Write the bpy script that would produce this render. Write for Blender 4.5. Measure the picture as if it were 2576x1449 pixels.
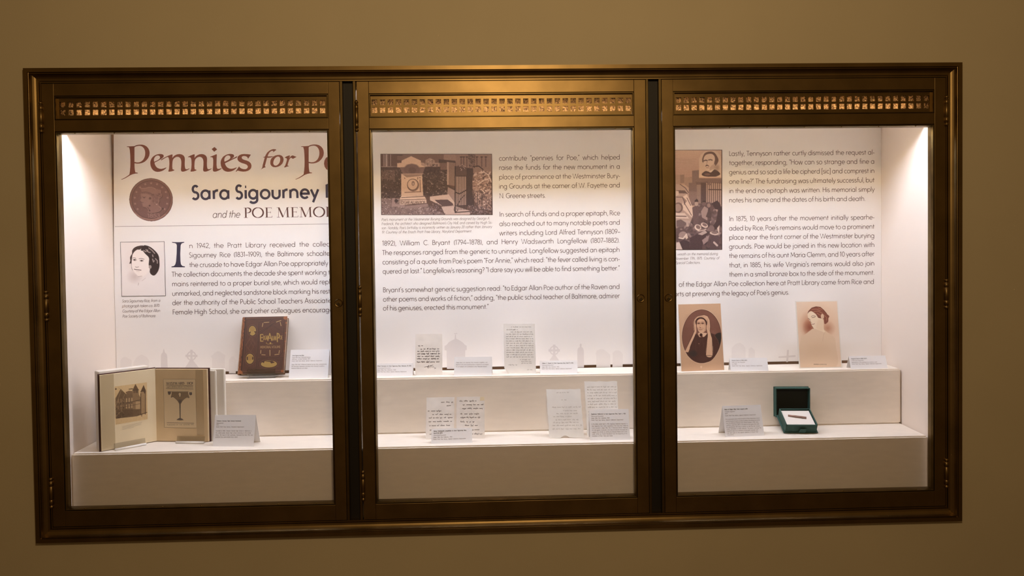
import bpy, bmesh, math, random
import numpy as np
from mathutils import Vector, Matrix
from mathutils.geometry import tessellate_polygon

for o in list(bpy.data.objects):
    bpy.data.objects.remove(o, do_unlink=True)
S = bpy.context.scene
C = S.collection

# ------------------------------------------------------------------ camera
W, H, F = 2576.0, 1449.0, 1930.0
CX, CY = 1280.0, 658.0                       # principal point (the photo is a crop)
CAM = np.array([-0.0665, -2.8733, 0.2115])
YAW, PITCH, ROLL = 0.0297, -0.0232, -0.0131
_f = np.array([math.sin(YAW)*math.cos(PITCH), math.cos(YAW)*math.cos(PITCH), math.sin(PITCH)])
_r0 = np.array([math.cos(YAW), -math.sin(YAW), 0.0]); _u0 = np.cross(_r0, _f)
_r = _r0*math.cos(ROLL)+_u0*math.sin(ROLL); _u = -_r0*math.sin(ROLL)+_u0*math.cos(ROLL)
cam = bpy.data.cameras.new('camera'); cam_o = bpy.data.objects.new('camera', cam); C.objects.link(cam_o)
M = Matrix.Identity(4)
for i in range(3):
    M[i][0], M[i][1], M[i][2], M[i][3] = _r[i], _u[i], -_f[i], CAM[i]
cam_o.matrix_world = M
cam.sensor_fit = 'HORIZONTAL'; cam.sensor_width = 36.0; cam.lens = F/W*36.0
cam.shift_x = (W/2-CX)/W; cam.shift_y = -(H/2-CY)/W
cam.clip_start = 0.05
S.camera = cam_o
S.cycles.transparent_max_bounces = 24
def ray(u, v): return _f+_r*(u-CX)/F+_u*(CY-v)/F
def aty(u, v, y):
    d = ray(u, v); return CAM+d*((y-CAM[1])/d[1])
def atz(u, v, z):
    d = ray(u, v); return CAM+d*((z-CAM[2])/d[2])

# ------------------------------------------------------------------ light and exposure
S.view_settings.view_transform = 'Standard'; S.view_settings.look = 'None'
S.view_settings.exposure = 0.0; S.view_settings.gamma = 1.0; S.view_settings.use_curve_mapping = False
wd = bpy.data.worlds.new('room_ambient'); S.world = wd; wd.use_nodes = True
wd.node_tree.nodes['Background'].inputs[0].default_value = (1.0, 0.55, 0.18, 1)
wd.node_tree.nodes['Background'].inputs[1].default_value = 0.092
pl = bpy.data.lights.new('room_pendant_light', 'POINT'); pl.energy = 87; pl.color = (1.0, 0.70, 0.38); pl.shadow_soft_size = 0.16
po = bpy.data.objects.new('room_pendant_light', pl); po.location = (0.09, -2.6, 1.33); C.objects.link(po)
TUBE_POWER = 78.0                             # radiance of the tubes in the top of the case

# ------------------------------------------------------------------ materials
def lin(c):
    return tuple((v/255/12.92 if v/255 <= .04045 else ((v/255+.055)/1.055)**2.4) for v in c)
def mat(name, col, rough=.6, metal=0.0, noise=0.0, nscale=30, bump=0.0, bscale=200, coat=0.0, spec=.5, stretch=None):
    m = bpy.data.materials.new(name); m.use_nodes = True; nt = m.node_tree; b = nt.nodes['Principled BSDF']
    b.inputs['Base Color'].default_value = (*col, 1); b.inputs['Roughness'].default_value = rough
    b.inputs['Metallic'].default_value = metal; b.inputs['Specular IOR Level'].default_value = spec
    if coat: b.inputs['Coat Weight'].default_value = coat; b.inputs['Coat Roughness'].default_value = .15
    tc = nt.nodes.new('ShaderNodeTexCoord'); mp = nt.nodes.new('ShaderNodeMapping')
    nt.links.new(tc.outputs['Object'], mp.inputs[0])
    if stretch: mp.inputs['Scale'].default_value = stretch
    if noise:
        n = nt.nodes.new('ShaderNodeTexNoise'); n.inputs['Scale'].default_value = nscale; n.inputs['Detail'].default_value = 5
        nt.links.new(mp.outputs[0], n.inputs[0])
        r = nt.nodes.new('ShaderNodeValToRGB')
        r.color_ramp.elements[0].color = (*[c*(1-noise) for c in col], 1); r.color_ramp.elements[1].color = (*[min(1, c*(1+noise)) for c in col], 1)
        r.color_ramp.elements[0].position = .3; r.color_ramp.elements[1].position = .7
        nt.links.new(n.outputs[0], r.inputs[0]); nt.links.new(r.outputs[0], b.inputs['Base Color'])
    if bump:
        n = nt.nodes.new('ShaderNodeTexNoise'); n.inputs['Scale'].default_value = bscale; n.inputs['Detail'].default_value = 3
        nt.links.new(mp.outputs[0], n.inputs[0])
        bp = nt.nodes.new('ShaderNodeBump'); bp.inputs['Strength'].default_value = bump; bp.inputs['Distance'].default_value = .002
        nt.links.new(n.outputs[0], bp.inputs['Height']); nt.links.new(bp.outputs[0], b.inputs['Normal'])
    return m
def thin_glass(name, tint, gloss_rough=.0, ior=1.5, extra=0.0):
    m = bpy.data.materials.new(name); m.use_nodes = True; nt = m.node_tree; nt.nodes.clear()
    out = nt.nodes.new('ShaderNodeOutputMaterial'); tr = nt.nodes.new('ShaderNodeBsdfTransparent'); gl = nt.nodes.new('ShaderNodeBsdfGlossy')
    tr.inputs[0].default_value = (*tint, 1); gl.inputs['Roughness'].default_value = gloss_rough
    lw = nt.nodes.new('ShaderNodeLayerWeight'); lw.inputs[0].default_value = .5
    pw = nt.nodes.new('ShaderNodeMath'); pw.operation = 'POWER'; pw.inputs[1].default_value = 4.5; nt.links.new(lw.outputs['Facing'], pw.inputs[0])
    ad = nt.nodes.new('ShaderNodeMath'); ad.operation = 'MULTIPLY_ADD'; ad.inputs[1].default_value = .75; ad.inputs[2].default_value = .035+extra; ad.use_clamp = True
    nt.links.new(pw.outputs[0], ad.inputs[0])
    mx = nt.nodes.new('ShaderNodeMixShader')
    nt.links.new(ad.outputs[0], mx.inputs[0]); nt.links.new(tr.outputs[0], mx.inputs[1]); nt.links.new(gl.outputs[0], mx.inputs[2])
    nt.links.new(mx.outputs[0], out.inputs[0]); return m
def amber_glass():
    m = bpy.data.materials.new('amber_rippled_glass'); m.use_nodes = True; nt = m.node_tree; nt.nodes.clear()
    out = nt.nodes.new('ShaderNodeOutputMaterial'); geo = nt.nodes.new('ShaderNodeNewGeometry')
    n = nt.nodes.new('ShaderNodeTexNoise'); n.inputs['Scale'].default_value = 190; n.inputs['Detail'].default_value = 4; n.inputs['Roughness'].default_value = .65
    nt.links.new(geo.outputs['Position'], n.inputs[0])
    r = nt.nodes.new('ShaderNodeValToRGB'); r.color_ramp.elements[0].position = .36; r.color_ramp.elements[1].position = .68
    r.color_ramp.elements[0].color = (.07, .036, .02, 1); r.color_ramp.elements[1].color = (.66, .45, .23, 1)
    nt.links.new(n.outputs[0], r.inputs[0])
    bp = nt.nodes.new('ShaderNodeBump'); bp.inputs['Strength'].default_value = .7; bp.inputs['Distance'].default_value = .003; nt.links.new(n.outputs[0], bp.inputs['Height'])
    tl = nt.nodes.new('ShaderNodeBsdfTranslucent'); df = nt.nodes.new('ShaderNodeBsdfPrincipled'); df.inputs['Roughness'].default_value = .3
    nt.links.new(r.outputs[0], tl.inputs[0]); nt.links.new(r.outputs[0], df.inputs['Base Color'])
    nt.links.new(bp.outputs[0], tl.inputs['Normal']); nt.links.new(bp.outputs[0], df.inputs['Normal'])
    mx = nt.nodes.new('ShaderNodeMixShader'); mx.inputs[0].default_value = .5
    nt.links.new(tl.outputs[0], mx.inputs[1]); nt.links.new(df.outputs[0], mx.inputs[2]); nt.links.new(mx.outputs[0], out.inputs[0]); return m
def vcol_mat(name, rough=.6, coat=0.0):
    m = bpy.data.materials.new(name); m.use_nodes = True; nt = m.node_tree; b = nt.nodes['Principled BSDF']
    a = nt.nodes.new('ShaderNodeVertexColor'); a.layer_name = 'ink'
    nt.links.new(a.outputs[0], b.inputs['Base Color']); b.inputs['Roughness'].default_value = rough
    if coat: b.inputs['Coat Weight'].default_value = coat
    return m
def emit(name, col, strength):
    m = bpy.data.materials.new(name); m.use_nodes = True; nt = m.node_tree; nt.nodes.clear()
    out = nt.nodes.new('ShaderNodeOutputMaterial'); e = nt.nodes.new('ShaderNodeEmission')
    e.inputs[0].default_value = (*col, 1); e.inputs[1].default_value = strength; nt.links.new(e.outputs[0], out.inputs[0]); return m
MT = dict(
    wall=mat('cream_wall_paint', (.62, .54, .37), .75, noise=.03, nscale=2.5, bump=.12, bscale=350),
    floor=mat('brown_floor', (.10, .06, .035), .5, noise=.3, nscale=6),
    brass=mat('aged_brass', (.25, .168, .068), .40, 1.0, noise=.16, nscale=9, stretch=(1, 1, 1)),
    brass_dark=mat('dark_bronze', (.165, .115, .047), .40, 1.0, noise=.2, nscale=14),
    black=mat('black_channel', (.012, .009, .006), .55),
    linen=mat('cream_linen', (.86, .78, .69), .9, noise=.03, nscale=60, bump=.14, bscale=420, stretch=(.25, 1, 1)),
    lining=mat('case_lining', (.81, .715, .64), .85, bump=.06, bscale=300),
    ceiling=mat('case_ceiling', (.80, .65, .47), .8),
    wood=mat('brown_back_board', (.27, .165, .105), .6, noise=.3, nscale=10, stretch=(.1, 1, 1)),
    panel=mat('printed_panel_white', (.86, .83, .815), .55),
    glass=thin_glass('case_glass', (.985, .985, .98)),
    acrylic=thin_glass('clear_acrylic', (.99, .985, .975), .18, 1.49, .16),
    mylar=thin_glass('clear_polyester', (.985, .98, .965), .15, 1.5, .05),
    amber=amber_glass(),
    ink=mat('text_ink', lin((98, 82, 77)), .6), ink_grey=mat('caption_ink', lin((128, 112, 108)), .6),
    brown_ink=mat('title_brown_ink', lin((112, 60, 44)), .6), maroon_ink=mat('serif_maroon_ink', lin((84, 52, 48)), .6),
    navy_ink=mat('navy_ink', lin((50, 46, 68)), .6), black_ink=mat('black_ink', lin((40, 34, 32)), .6),
    stone1=mat('silhouette_pale', (.80, .765, .755), .6), stone2=mat('silhouette_mid', (.71, .67, .665), .6),
    card=mat('white_card', (.91, .90, .915), .5), paper=mat('aged_paper', (.90, .85, .80), .8, noise=.06, nscale=25),
    paper_white=mat('pale_paper', (.93, .905, .87), .8, noise=.05, nscale=18),
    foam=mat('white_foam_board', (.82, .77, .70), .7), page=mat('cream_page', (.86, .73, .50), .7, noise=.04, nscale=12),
    page_dark=mat('browned_page', (.74, .57, .35), .7, noise=.06, nscale=12), print_ground=mat('tipped_in_print', (.80, .65, .43), .6),
    maroon=mat('maroon_cloth', (.055, .014, .014), .6, noise=.3, nscale=80), leather=mat('brown_leather', (.13, .055, .026), .5, noise=.45, nscale=60, bump=.3),
    worn=mat('worn_leather_edge', (.34, .15, .06), .6, noise=.5, nscale=120), pages=mat('page_block', (.72, .62, .46), .8, noise=.12, nscale=4, stretch=(1, 160, 1)),
    gold=mat('gold_stamping', (.62, .42, .15), .4, .6),
    green=mat('green_cloth', (.022, .075, .062), .7, noise=.15, nscale=200, bump=.2), green_dark=mat('black_green_lining', (.006, .012, .010), .7),
    pad=mat('white_pad', (.84, .80, .76), .8), stick=mat('old_wood', (.27, .16, .13), .7, noise=.5, nscale=90, stretch=(.15, 1, 1), bump=.5),
    ink_pen=mat('brown_pen_ink', (.045, .03, .025), .7), ink_faint=mat('faded_pen_ink', (.48, .44, .40), .7), ink_mid=mat('faded_dark_pen_ink', (.17, .14, .13), .7),
    print=vcol_mat('printed_picture', .55), photo=vcol_mat('photograph_print', .45), cover=vcol_mat('stamped_leather_cover', .5),
    tube=emit('tube_glow', (.79, .845, 1.0), TUBE_POWER), cap=mat('tube_cap_metal', (.6, .6, .6), .4, 1.0),
    rod=mat('acrylic_rod_painted_highlight', (.93, .91, .88), .12),  # white base colour paints in the highlight along the clear rod
    rim=mat('pale_mount_edge', (.85, .80, .74), .6),
)

# ------------------------------------------------------------------ object helpers
WL = {}
def tag(o, label=None, cat=None, group=None, kind=None):
    if label: o['label'] = label
    if cat: o['category'] = cat
    if group: o['group'] = group
    if kind: o['kind'] = kind
    return o
def empty(name, loc, rz=0.0, parent=None):
    o = bpy.data.objects.new(name, None); C.objects.link(o); o.empty_display_size = .05
    loc = Vector(loc)
    if parent is not None:
        o.parent = parent; o.location = loc-WL[parent]
    else:
        o.location = loc
    o.rotation_euler = (0, 0, rz); WL[o] = loc; return o
def add(name, me, m, parent=None, local=False, smooth=False):
    o = bpy.data.objects.new(name, me); C.objects.link(o)
    if m is not None and not me.materials: me.materials.append(m)
    if parent is not None:
        o.parent = parent
        if not local: o.location = -WL[parent]
        WL[o] = Vector((0, 0, 0))
    else:
        WL[o] = Vector((0, 0, 0))
    if smooth:
        for p in me.polygons: p.use_smooth = True
    return o
def bm_mesh(bm, name):
    me = bpy.data.meshes.new(name); bm.normal_update(); bm.to_mesh(me); bm.free(); return me
def box_bm(bm, x0, x1, y0, y1, z0, z1, bevel=0.0, seg=2):
    vs = [bm.verts.new(p) for p in ((x0,y0,z0),(x1,y0,z0),(x1,y1,z0),(x0,y1,z0),(x0,y0,z1),(x1,y0,z1),(x1,y1,z1),(x0,y1,z1))]
    fs = [bm.faces.new([vs[i] for i in q]) for q in ((0,3,2,1),(4,5,6,7),(0,1,5,4),(1,2,6,5),(2,3,7,6),(3,0,4,7))]
    if bevel:
        es = list({e for f in fs for e in f.edges})
        bmesh.ops.bevel(bm, geom=es, offset=bevel, segments=seg, affect='EDGES', profile=.5)
def box(name, b, m, parent=None, bevel=0.0, local=False, seg=2):
    bm = bmesh.new(); box_bm(bm, *b, bevel=bevel, seg=seg); return add(name, bm_mesh(bm, name), m, parent, local)
def prism(name, plan, z0, z1, m, parent=None, local=False, bevel=0.0):
    bm = bmesh.new(); a = [bm.verts.new((x, y, z0)) for x, y in plan]; b = [bm.verts.new((x, y, z1)) for x, y in plan]
    n = len(plan); bm.faces.new(a[::-1]); bm.faces.new(b)
    for i in range(n): bm.faces.new((a[i], a[(i+1) % n], b[(i+1) % n], b[i]))
    bmesh.ops.recalc_face_normals(bm, faces=bm.faces)
    if bevel: bmesh.ops.bevel(bm, geom=list(bm.edges), offset=bevel, segments=2, affect='EDGES')
    return add(name, bm_mesh(bm, name), m, parent, local)
def extrude_profile(name, prof, x0, x1, m, parent=None, local=False, f=None, bevel=0.0):
    # prof: list of (y,z); extruded along x
    bm = bmesh.new(); a = [bm.verts.new((x0, y, z)) for y, z in prof]; b = [bm.verts.new((x1, y, z)) for y, z in prof]
    n = len(prof); bm.faces.new(a); bm.faces.new(b[::-1])
    for i in range(n): bm.faces.new((a[i], b[i], b[(i+1) % n], a[(i+1) % n]))
    bmesh.ops.recalc_face_normals(bm, faces=bm.faces)
    if bevel: bmesh.ops.bevel(bm, geom=list(bm.edges), offset=bevel, segments=2, affect='EDGES')
    return add(name, bm_mesh(bm, name), m, parent, local)
def ring_side(prof, hw, hz, side, cx=0.0, cz=0.0, closed=True):
    # one mitred side of a rectangular moulding: prof = (inset d, depth y)
    bm = bmesh.new(); rows = []
    for e in (0, 1):
        r = []
        for d, y in prof:
            a, b = hw-d, hz-d
            x, z = {'top': ((-a, b), (a, b)), 'bottom': ((-a, -b), (a, -b)), 'left': ((-a, -b), (-a, b)), 'right': ((a, -b), (a, b))}[side][e]
            r.append(bm.verts.new((cx+x, y, cz+z)))
        rows.append(r)
    n = len(prof)
    for i in range(n if closed else n-1):
        j = (i+1) % n
        bm.faces.new((rows[0][i], rows[0][j], rows[1][j], rows[1][i]))
    if closed: bm.faces.new(rows[0]); bm.faces.new(rows[1])
    bmesh.ops.recalc_face_normals(bm, faces=bm.faces)
    return bm
def join_bms(bms, name):
    out = bmesh.new()
    for b in bms:
        me = bpy.data.meshes.new('t'); b.to_mesh(me); b.free(); out.from_mesh(me); bpy.data.meshes.remove(me)
    return bm_mesh(out, name)
def lathe_bm(prof, seg=16):
    # prof (r,z)
    bm = bmesh.new(); rings = []
    for r, z in prof:
        rings.append([bm.verts.new((r*math.cos(2*math.pi*i/seg), r*math.sin(2*math.pi*i/seg), z)) for i in range(seg)])
    for a, b in zip(rings, rings[1:]):
        for i in range(seg): bm.faces.new((a[i], a[(i+1) % seg], b[(i+1) % seg], b[i]))
    bm.faces.new(rings[0][::-1]); bm.faces.new(rings[-1]); return bm

# ------------------------------------------------------------------ stroke lettering
def arc(cx, cy, rx, ry, a0, a1, n=None):
    n = int(n*1.5) if n else max(4, int(abs(a1-a0)/15)+1)
    return [(cx+rx*math.cos(math.radians(a0+(a1-a0)*i/n)), cy+ry*math.sin(math.radians(a0+(a1-a0)*i/n))) for i in range(n+1)]
XH = .645
def ring(cx, cy=XH/2, rx=.29, ry=XH/2): return arc(cx, cy, rx, ry, 0, 360, 16)
def dot(x, y=.0, r=.05): return [(x-r*.9, y+r), (x+r*.9, y+r)]
def arch(x0, x1, top=XH, y0=0.0):
    c, r = (x0+x1)/2, (x1-x0)/2
    return arc(c, top-.27, r, .27, 180, 0, 8)+[(x1, y0)]
def sarc(w, h):   # s shape in a w x h box
    return arc(w*.52, h*.755, w*.40, h*.245, 35, 270, 8)[:-1]+arc(w*.48, h*.26, w*.46, h*.26, 90, -145, 8)
G = {
 'a': (.80, [ring(.36), [(.65, XH), (.65, 0)]]), 'b': (.79, [[(.11, 1.04), (.11, 0)], ring(.42)]),
 'c': (.62, [arc(.37, XH/2, .29, XH/2, 48, 312)]), 'd': (.80, [ring(.36), [(.65, 1.04), (.65, 0)]]),
 'e': (.72, [[(.08, .33), (.65, .33)]+arc(.365, XH/2, .29, XH/2, 8, 318)]),
 'f': (.40, [arc(.37, .87, .17, .17, 75, 180)+[(.20, 0)], [(.04, .60), (.37, .60)]]),
 'g': (.80, [ring(.36), [(.65, XH), (.65, -.08)]+arc(.37, -.08, .28, .24, 0, -150, 7)]),
 'h': (.74, [[(.11, 1.04), (.11, 0)], arch(.11, .62)]), 'i': (.24, [[(.12, XH), (.12, 0)], dot(.12, .84)]),
 'j': (.26, [[(.13, XH), (.13, -.16)]+arc(-.02, -.16, .15, .15, 0, -95, 4), dot(.13, .84)]),
 'k': (.62, [[(.11, 1.04), (.11, 0)], [(.53, XH), (.13, .27)], [(.25, .38), (.58, 0)]]), 'l': (.24, [[(.12, 1.04), (.12, 0)]]),
 'm': (1.10, [[(.11, XH), (.11, 0)], arch(.11, .545), arch(.545, .98)]), 'n': (.74, [[(.11, XH), (.11, 0)], arch(.11, .62)]),
 'o': (.76, [ring(.38, rx=.31)]), 'p': (.79, [[(.11, XH), (.11, -.33)], ring(.42)]), 'q': (.80, [ring(.36), [(.65, XH), (.65, -.33)]]),
 'r': (.45, [[(.11, XH), (.11, 0)], arc(.37, XH-.27, .26, .27, 180, 78, 5)]), 's': (.53, [[(x+.04, y) for x, y in sarc(.44, XH)]]),
 't': (.42, [[(.20, .88), (.20, 0)], [(.03, .60), (.38, .60)]]),
 'u': (.72, [[(.10, XH), (.10, .26)]+arc(.355, .26, .255, .26, 180, 360, 8)+[(.61, XH)]]),
 'v': (.60, [[(.04, XH), (.30, 0), (.56, XH)]]), 'w': (.94, [[(.04, XH), (.25, 0), (.47, XH), (.69, 0), (.90, XH)]]),
 'x': (.58, [[(.05, XH), (.53, 0)], [(.53, XH), (.05, 0)]]), 'y': (.60, [[(.04, XH), (.31, .02)], [(.57, XH), (.18, -.33)]]),
 'z': (.56, [[(.06, XH-.04), (.50, XH-.04), (.06, .04), (.51, .04)]]),
 'A': (.84, [[(.04, 0), (.42, 1), (.80, 0)], [(.17, .33), (.67, .33)]]),
 'B': (.66, [[(.11, 0), (.11, 1)], [(.11, .96), (.30, .96)]+arc(.32, .75, .22, .21, 90, -90, 6)+[(.11, .54)], [(.30, .54)]+arc(.33, .29, .26, .25, 90, -90, 6)+[(.11, .04)]]),
 'C': (.84, [arc(.50, .5, .44, .48, 48, 312)]), 'D': (.84, [[(.11, 0), (.11, 1)], [(.11, .96), (.30, .96)]+arc(.32, .5, .45, .46, 90, -90, 9)+[(.11, .04)]]),
 'E': (.60, [[(.54, .96), (.11, .96), (.11, .04), (.54, .04)], [(.11, .53), (.49, .53)]]), 'F': (.56, [[(.52, .96), (.11, .96), (.11, 0)], [(.11, .52), (.47, .52)]]),
 'G': (.90, [arc(.50, .5, .44, .48, 48, 330)+[(.86, .46), (.56, .46)]]), 'H': (.84, [[(.11, 0), (.11, 1)], [(.73, 0), (.73, 1)], [(.11, .54), (.73, .54)]]),
 'I': (.26, [[(.13, 0), (.13, 1)]]), 'J': (.40, [[(.28, 1), (.28, .1)]+arc(.12, .1, .16, .16, 0, -100, 4)]),
 'K': (.70, [[(.11, 0), (.11, 1)], [(.60, 1), (.13, .47)], [(.25, .6), (.66, 0)]]), 'L': (.52, [[(.11, 1), (.11, .04), (.49, .04)]]),
 'M': (1.0, [[(.10, 0), (.16, 1), (.50, .25), (.84, 1), (.90, 0)]]), 'N': (.88, [[(.11, 0), (.11, 1), (.77, 0), (.77, 1)]]),
 'O': (1.0, [arc(.50, .5, .44, .48, 0, 360, 20)]), 'P': (.64, [[(.11, 0), (.11, 1)], [(.11, .96), (.30, .96)]+arc(.33, .70, .25, .26, 90, -90, 7)+[(.11, .44)]]),
 'Q': (1.0, [arc(.50, .5, .44, .48, 0, 360, 20), [(.6, .25), (.92, -.04)]]),
 'R': (.68, [[(.11, 0), (.11, 1)], [(.11, .96), (.30, .96)]+arc(.33, .71, .24, .25, 90, -90, 7)+[(.11, .46)], [(.34, .46), (.63, 0)]]),
 'S': (.60, [[(x+.05, y) for x, y in sarc(.48, 1.0)]]), 'T': (.62, [[(.02, .96), (.60, .96)], [(.31, .96), (.31, 0)]]),
 'U': (.80, [[(.10, 1), (.10, .33)]+arc(.40, .33, .30, .33, 180, 360, 9)+[(.70, 1)]]), 'V': (.80, [[(.03, 1), (.40, 0), (.77, 1)]]),
 'W': (1.22, [[(.03, 1), (.33, 0), (.61, .95), (.89, 0), (1.19, 1)]]), 'X': (.72, [[(.04, 1), (.68, 0)], [(.68, 1), (.04, 0)]]),
 'Y': (.70, [[(.03, 1), (.35, .48), (.67, 1)], [(.35, .48), (.35, 0)]]), 'Z': (.68, [[(.06, .96), (.60, .96), (.06, .04), (.62, .04)]]),
 '0': (.66, [arc(.33, .5, .26, .48, 0, 360, 16)]), '1': (.40, [[(.05, .86), (.22, .98), (.22, 0)]]),
 '2': (.62, [arc(.30, .71, .23, .27, 165, -20, 8)+[(.06, .04), (.56, .04)]]), '3': (.62, [arc(.28, .75, .21, .22, 150, -80, 7), arc(.28, .28, .25, .26, 80, -150, 8)]),
 '4': (.66, [[(.46, 0), (.46, .98), (.04, .26), (.62, .26)]]), '5': (.62, [[(.52, .96), (.16, .96), (.12, .55)]+arc(.29, .31, .26, .29, 120, -145, 9)]),
 '6': (.64, [ring(.32, .30, .25, .28), [(.10, .42), (.42, .98)]]), '7': (.58, [[(.04, .96), (.53, .96), (.20, 0)]]),
 '8': (.64, [ring(.32, .74, .20, .22), ring(.32, .27, .25, .25)]), '9': (.64, [ring(.32, .68, .25, .28), [(.54, .56), (.22, 0)]]),
 '.': (.24, [dot(.12, 0)]), ',': (.24, [[(.14, .07), (.06, -.17)]]), ':': (.26, [dot(.13, 0), dot(.13, .46)]),
 '-': (.40, [[(.05, .32), (.35, .32)]]), '\u2013': (.56, [[(.02, .32), (.54, .32)]]), '(': (.32, [arc(.46, .42, .36, .62, 125, 235, 6)]), ')': (.32, [arc(-.14, .42, .36, .62, 55, -55, 6)]),
 '[': (.32, [[(.29, 1.04), (.11, 1.04), (.11, -.2), (.29, -.2)]]), ']': (.32, [[(.03, 1.04), (.21, 1.04), (.21, -.2), (.03, -.2)]]),
 '\u2019': (.18, [[(.12, 1.02), (.05, .78)]]), '\u201c': (.36, [[(.14, .78), (.07, 1.02)], [(.30, .78), (.23, 1.02)]]), '\u201d': (.36, [[(.13, 1.02), (.06, .78)], [(.29, 1.02), (.22, .78)]]),
 '?': (.52, [arc(.25, .76, .20, .22, 165, -60, 7)+[(.25, .48), (.25, .26)], dot(.25, 0)]), '!': (.26, [[(.13, 1), (.13, .28)], dot(.13, 0)]), ' ': (.28, []),
}
G['\u00e9'] = (.72, G['e'][1]+[[(.3, .76), (.46, .96)]])
# inscriptional serif capitals: strokes carry their own weight
def serif(x, y, w=.16): return ('t', [(x-w, y), (x+w, y)])
SERIF = {
 'P': (.66, [('k', [(.20, 0), (.20, 1)]), ('c', arc(.32, .735, .27, .25, 95, -95, 9)), ('t', [(.2, .98), (.32, .98)]), ('t', [(.2, .48), (.32, .48)]), serif(.20, .015), ('t', [(.04, .985), (.22, .985)])]),
 'O': (1.0, [('c', arc(.50, .5, .42, .49, 0, 360, 24))]),
 'E': (.66, [('k', [(.20, 0), (.20, 1)]), ('t', [(.05, .98), (.58, .98), (.58, .86)]), ('t', [(.20, .52), (.50, .52)]), ('t', [(.50, .60), (.50, .43)]), ('t', [(.05, .02), (.61, .02), (.63, .16)])]),
 'M': (1.12, [('t', [(.20, 0), (.23, .98)]), ('k', [(.24, .98), (.56, .02)]), ('t', [(.56, .02), (.90, .98)]), ('k', [(.91, .98), (.94, 0)]), serif(.20, .015, .12), serif(.95, .015, .14), ('t', [(.08, .985), (.24, .985)]), ('t', [(.9, .985), (1.06, .985)])]),
 'R': (.76, [('k', [(.20, 0), (.20, 1)]), ('c', arc(.32, .75, .24, .235, 95, -95, 9)), ('t', [(.2, .98), (.32, .98)]), ('t', [(.2, .51), (.34, .51)]), ('k', [(.34, .51), (.66, .02)]), serif(.20, .015), ('t', [(.04, .985), (.22, .985)]), ('t', [(.62, .015), (.78, .015)])]),
 'I': (.42, [('k', [(.21, 0), (.21, 1)]), serif(.21, .015), serif(.21, .985)]),
 'A': (.88, [('t', [(.10, 0), (.44, .99)]), ('k', [(.43, .99), (.76, 0)]), ('t', [(.21, .33), (.64, .33)]), serif(.10, .015, .11), serif(.77, .015, .13)]),
 'L': (.62, [('k', [(.20, 0), (.20, 1)]), ('t', [(.05, .02), (.57, .02), (.60, .18)]), serif(.20, .985)]),
 'W': (1.25, [('k', [(.12, 1), (.38, 0)]), ('t', [(.38, 0), (.64, 1)]), ('k', [(.62, 1), (.88, 0)]), ('t', [(.88, 0), (1.12, 1)]), serif(.12, .985, .12), serif(.62, .985, .1), serif(1.12, .985, .1)]),
 'S': (.60, [('c', [(x+.06, y) for x, y in sarc(.46, 1.0)])]),
 'T': (.72, [('k', [(.36, 0), (.36, 1)]), ('t', [(.05, .84), (.07, .98), (.65, .98), (.67, .84)]), serif(.36, .015)]),
 'D': (.86, [('k', [(.20, 0), (.20, 1)]), ('c', arc(.32, .5, .44, .48, 95, -95, 12)), ('t', [(.05, .98), (.32, .98)]), ('t', [(.05, .02), (.32, .02)])]),
 'H': (.90, [('k', [(.20, 0), (.20, 1)]), ('k', [(.70, 0), (.70, 1)]), ('t', [(.2, .52), (.7, .52)]), serif(.2, .015), serif(.7, .015), serif(.2, .985), serif(.7, .985)]),
 '!': (.30, [('k', [(.15, 1), (.15, .3)]), ('k', [(.15, .1), (.15, 0)])]), ' ': (.5, []),
}
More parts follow.
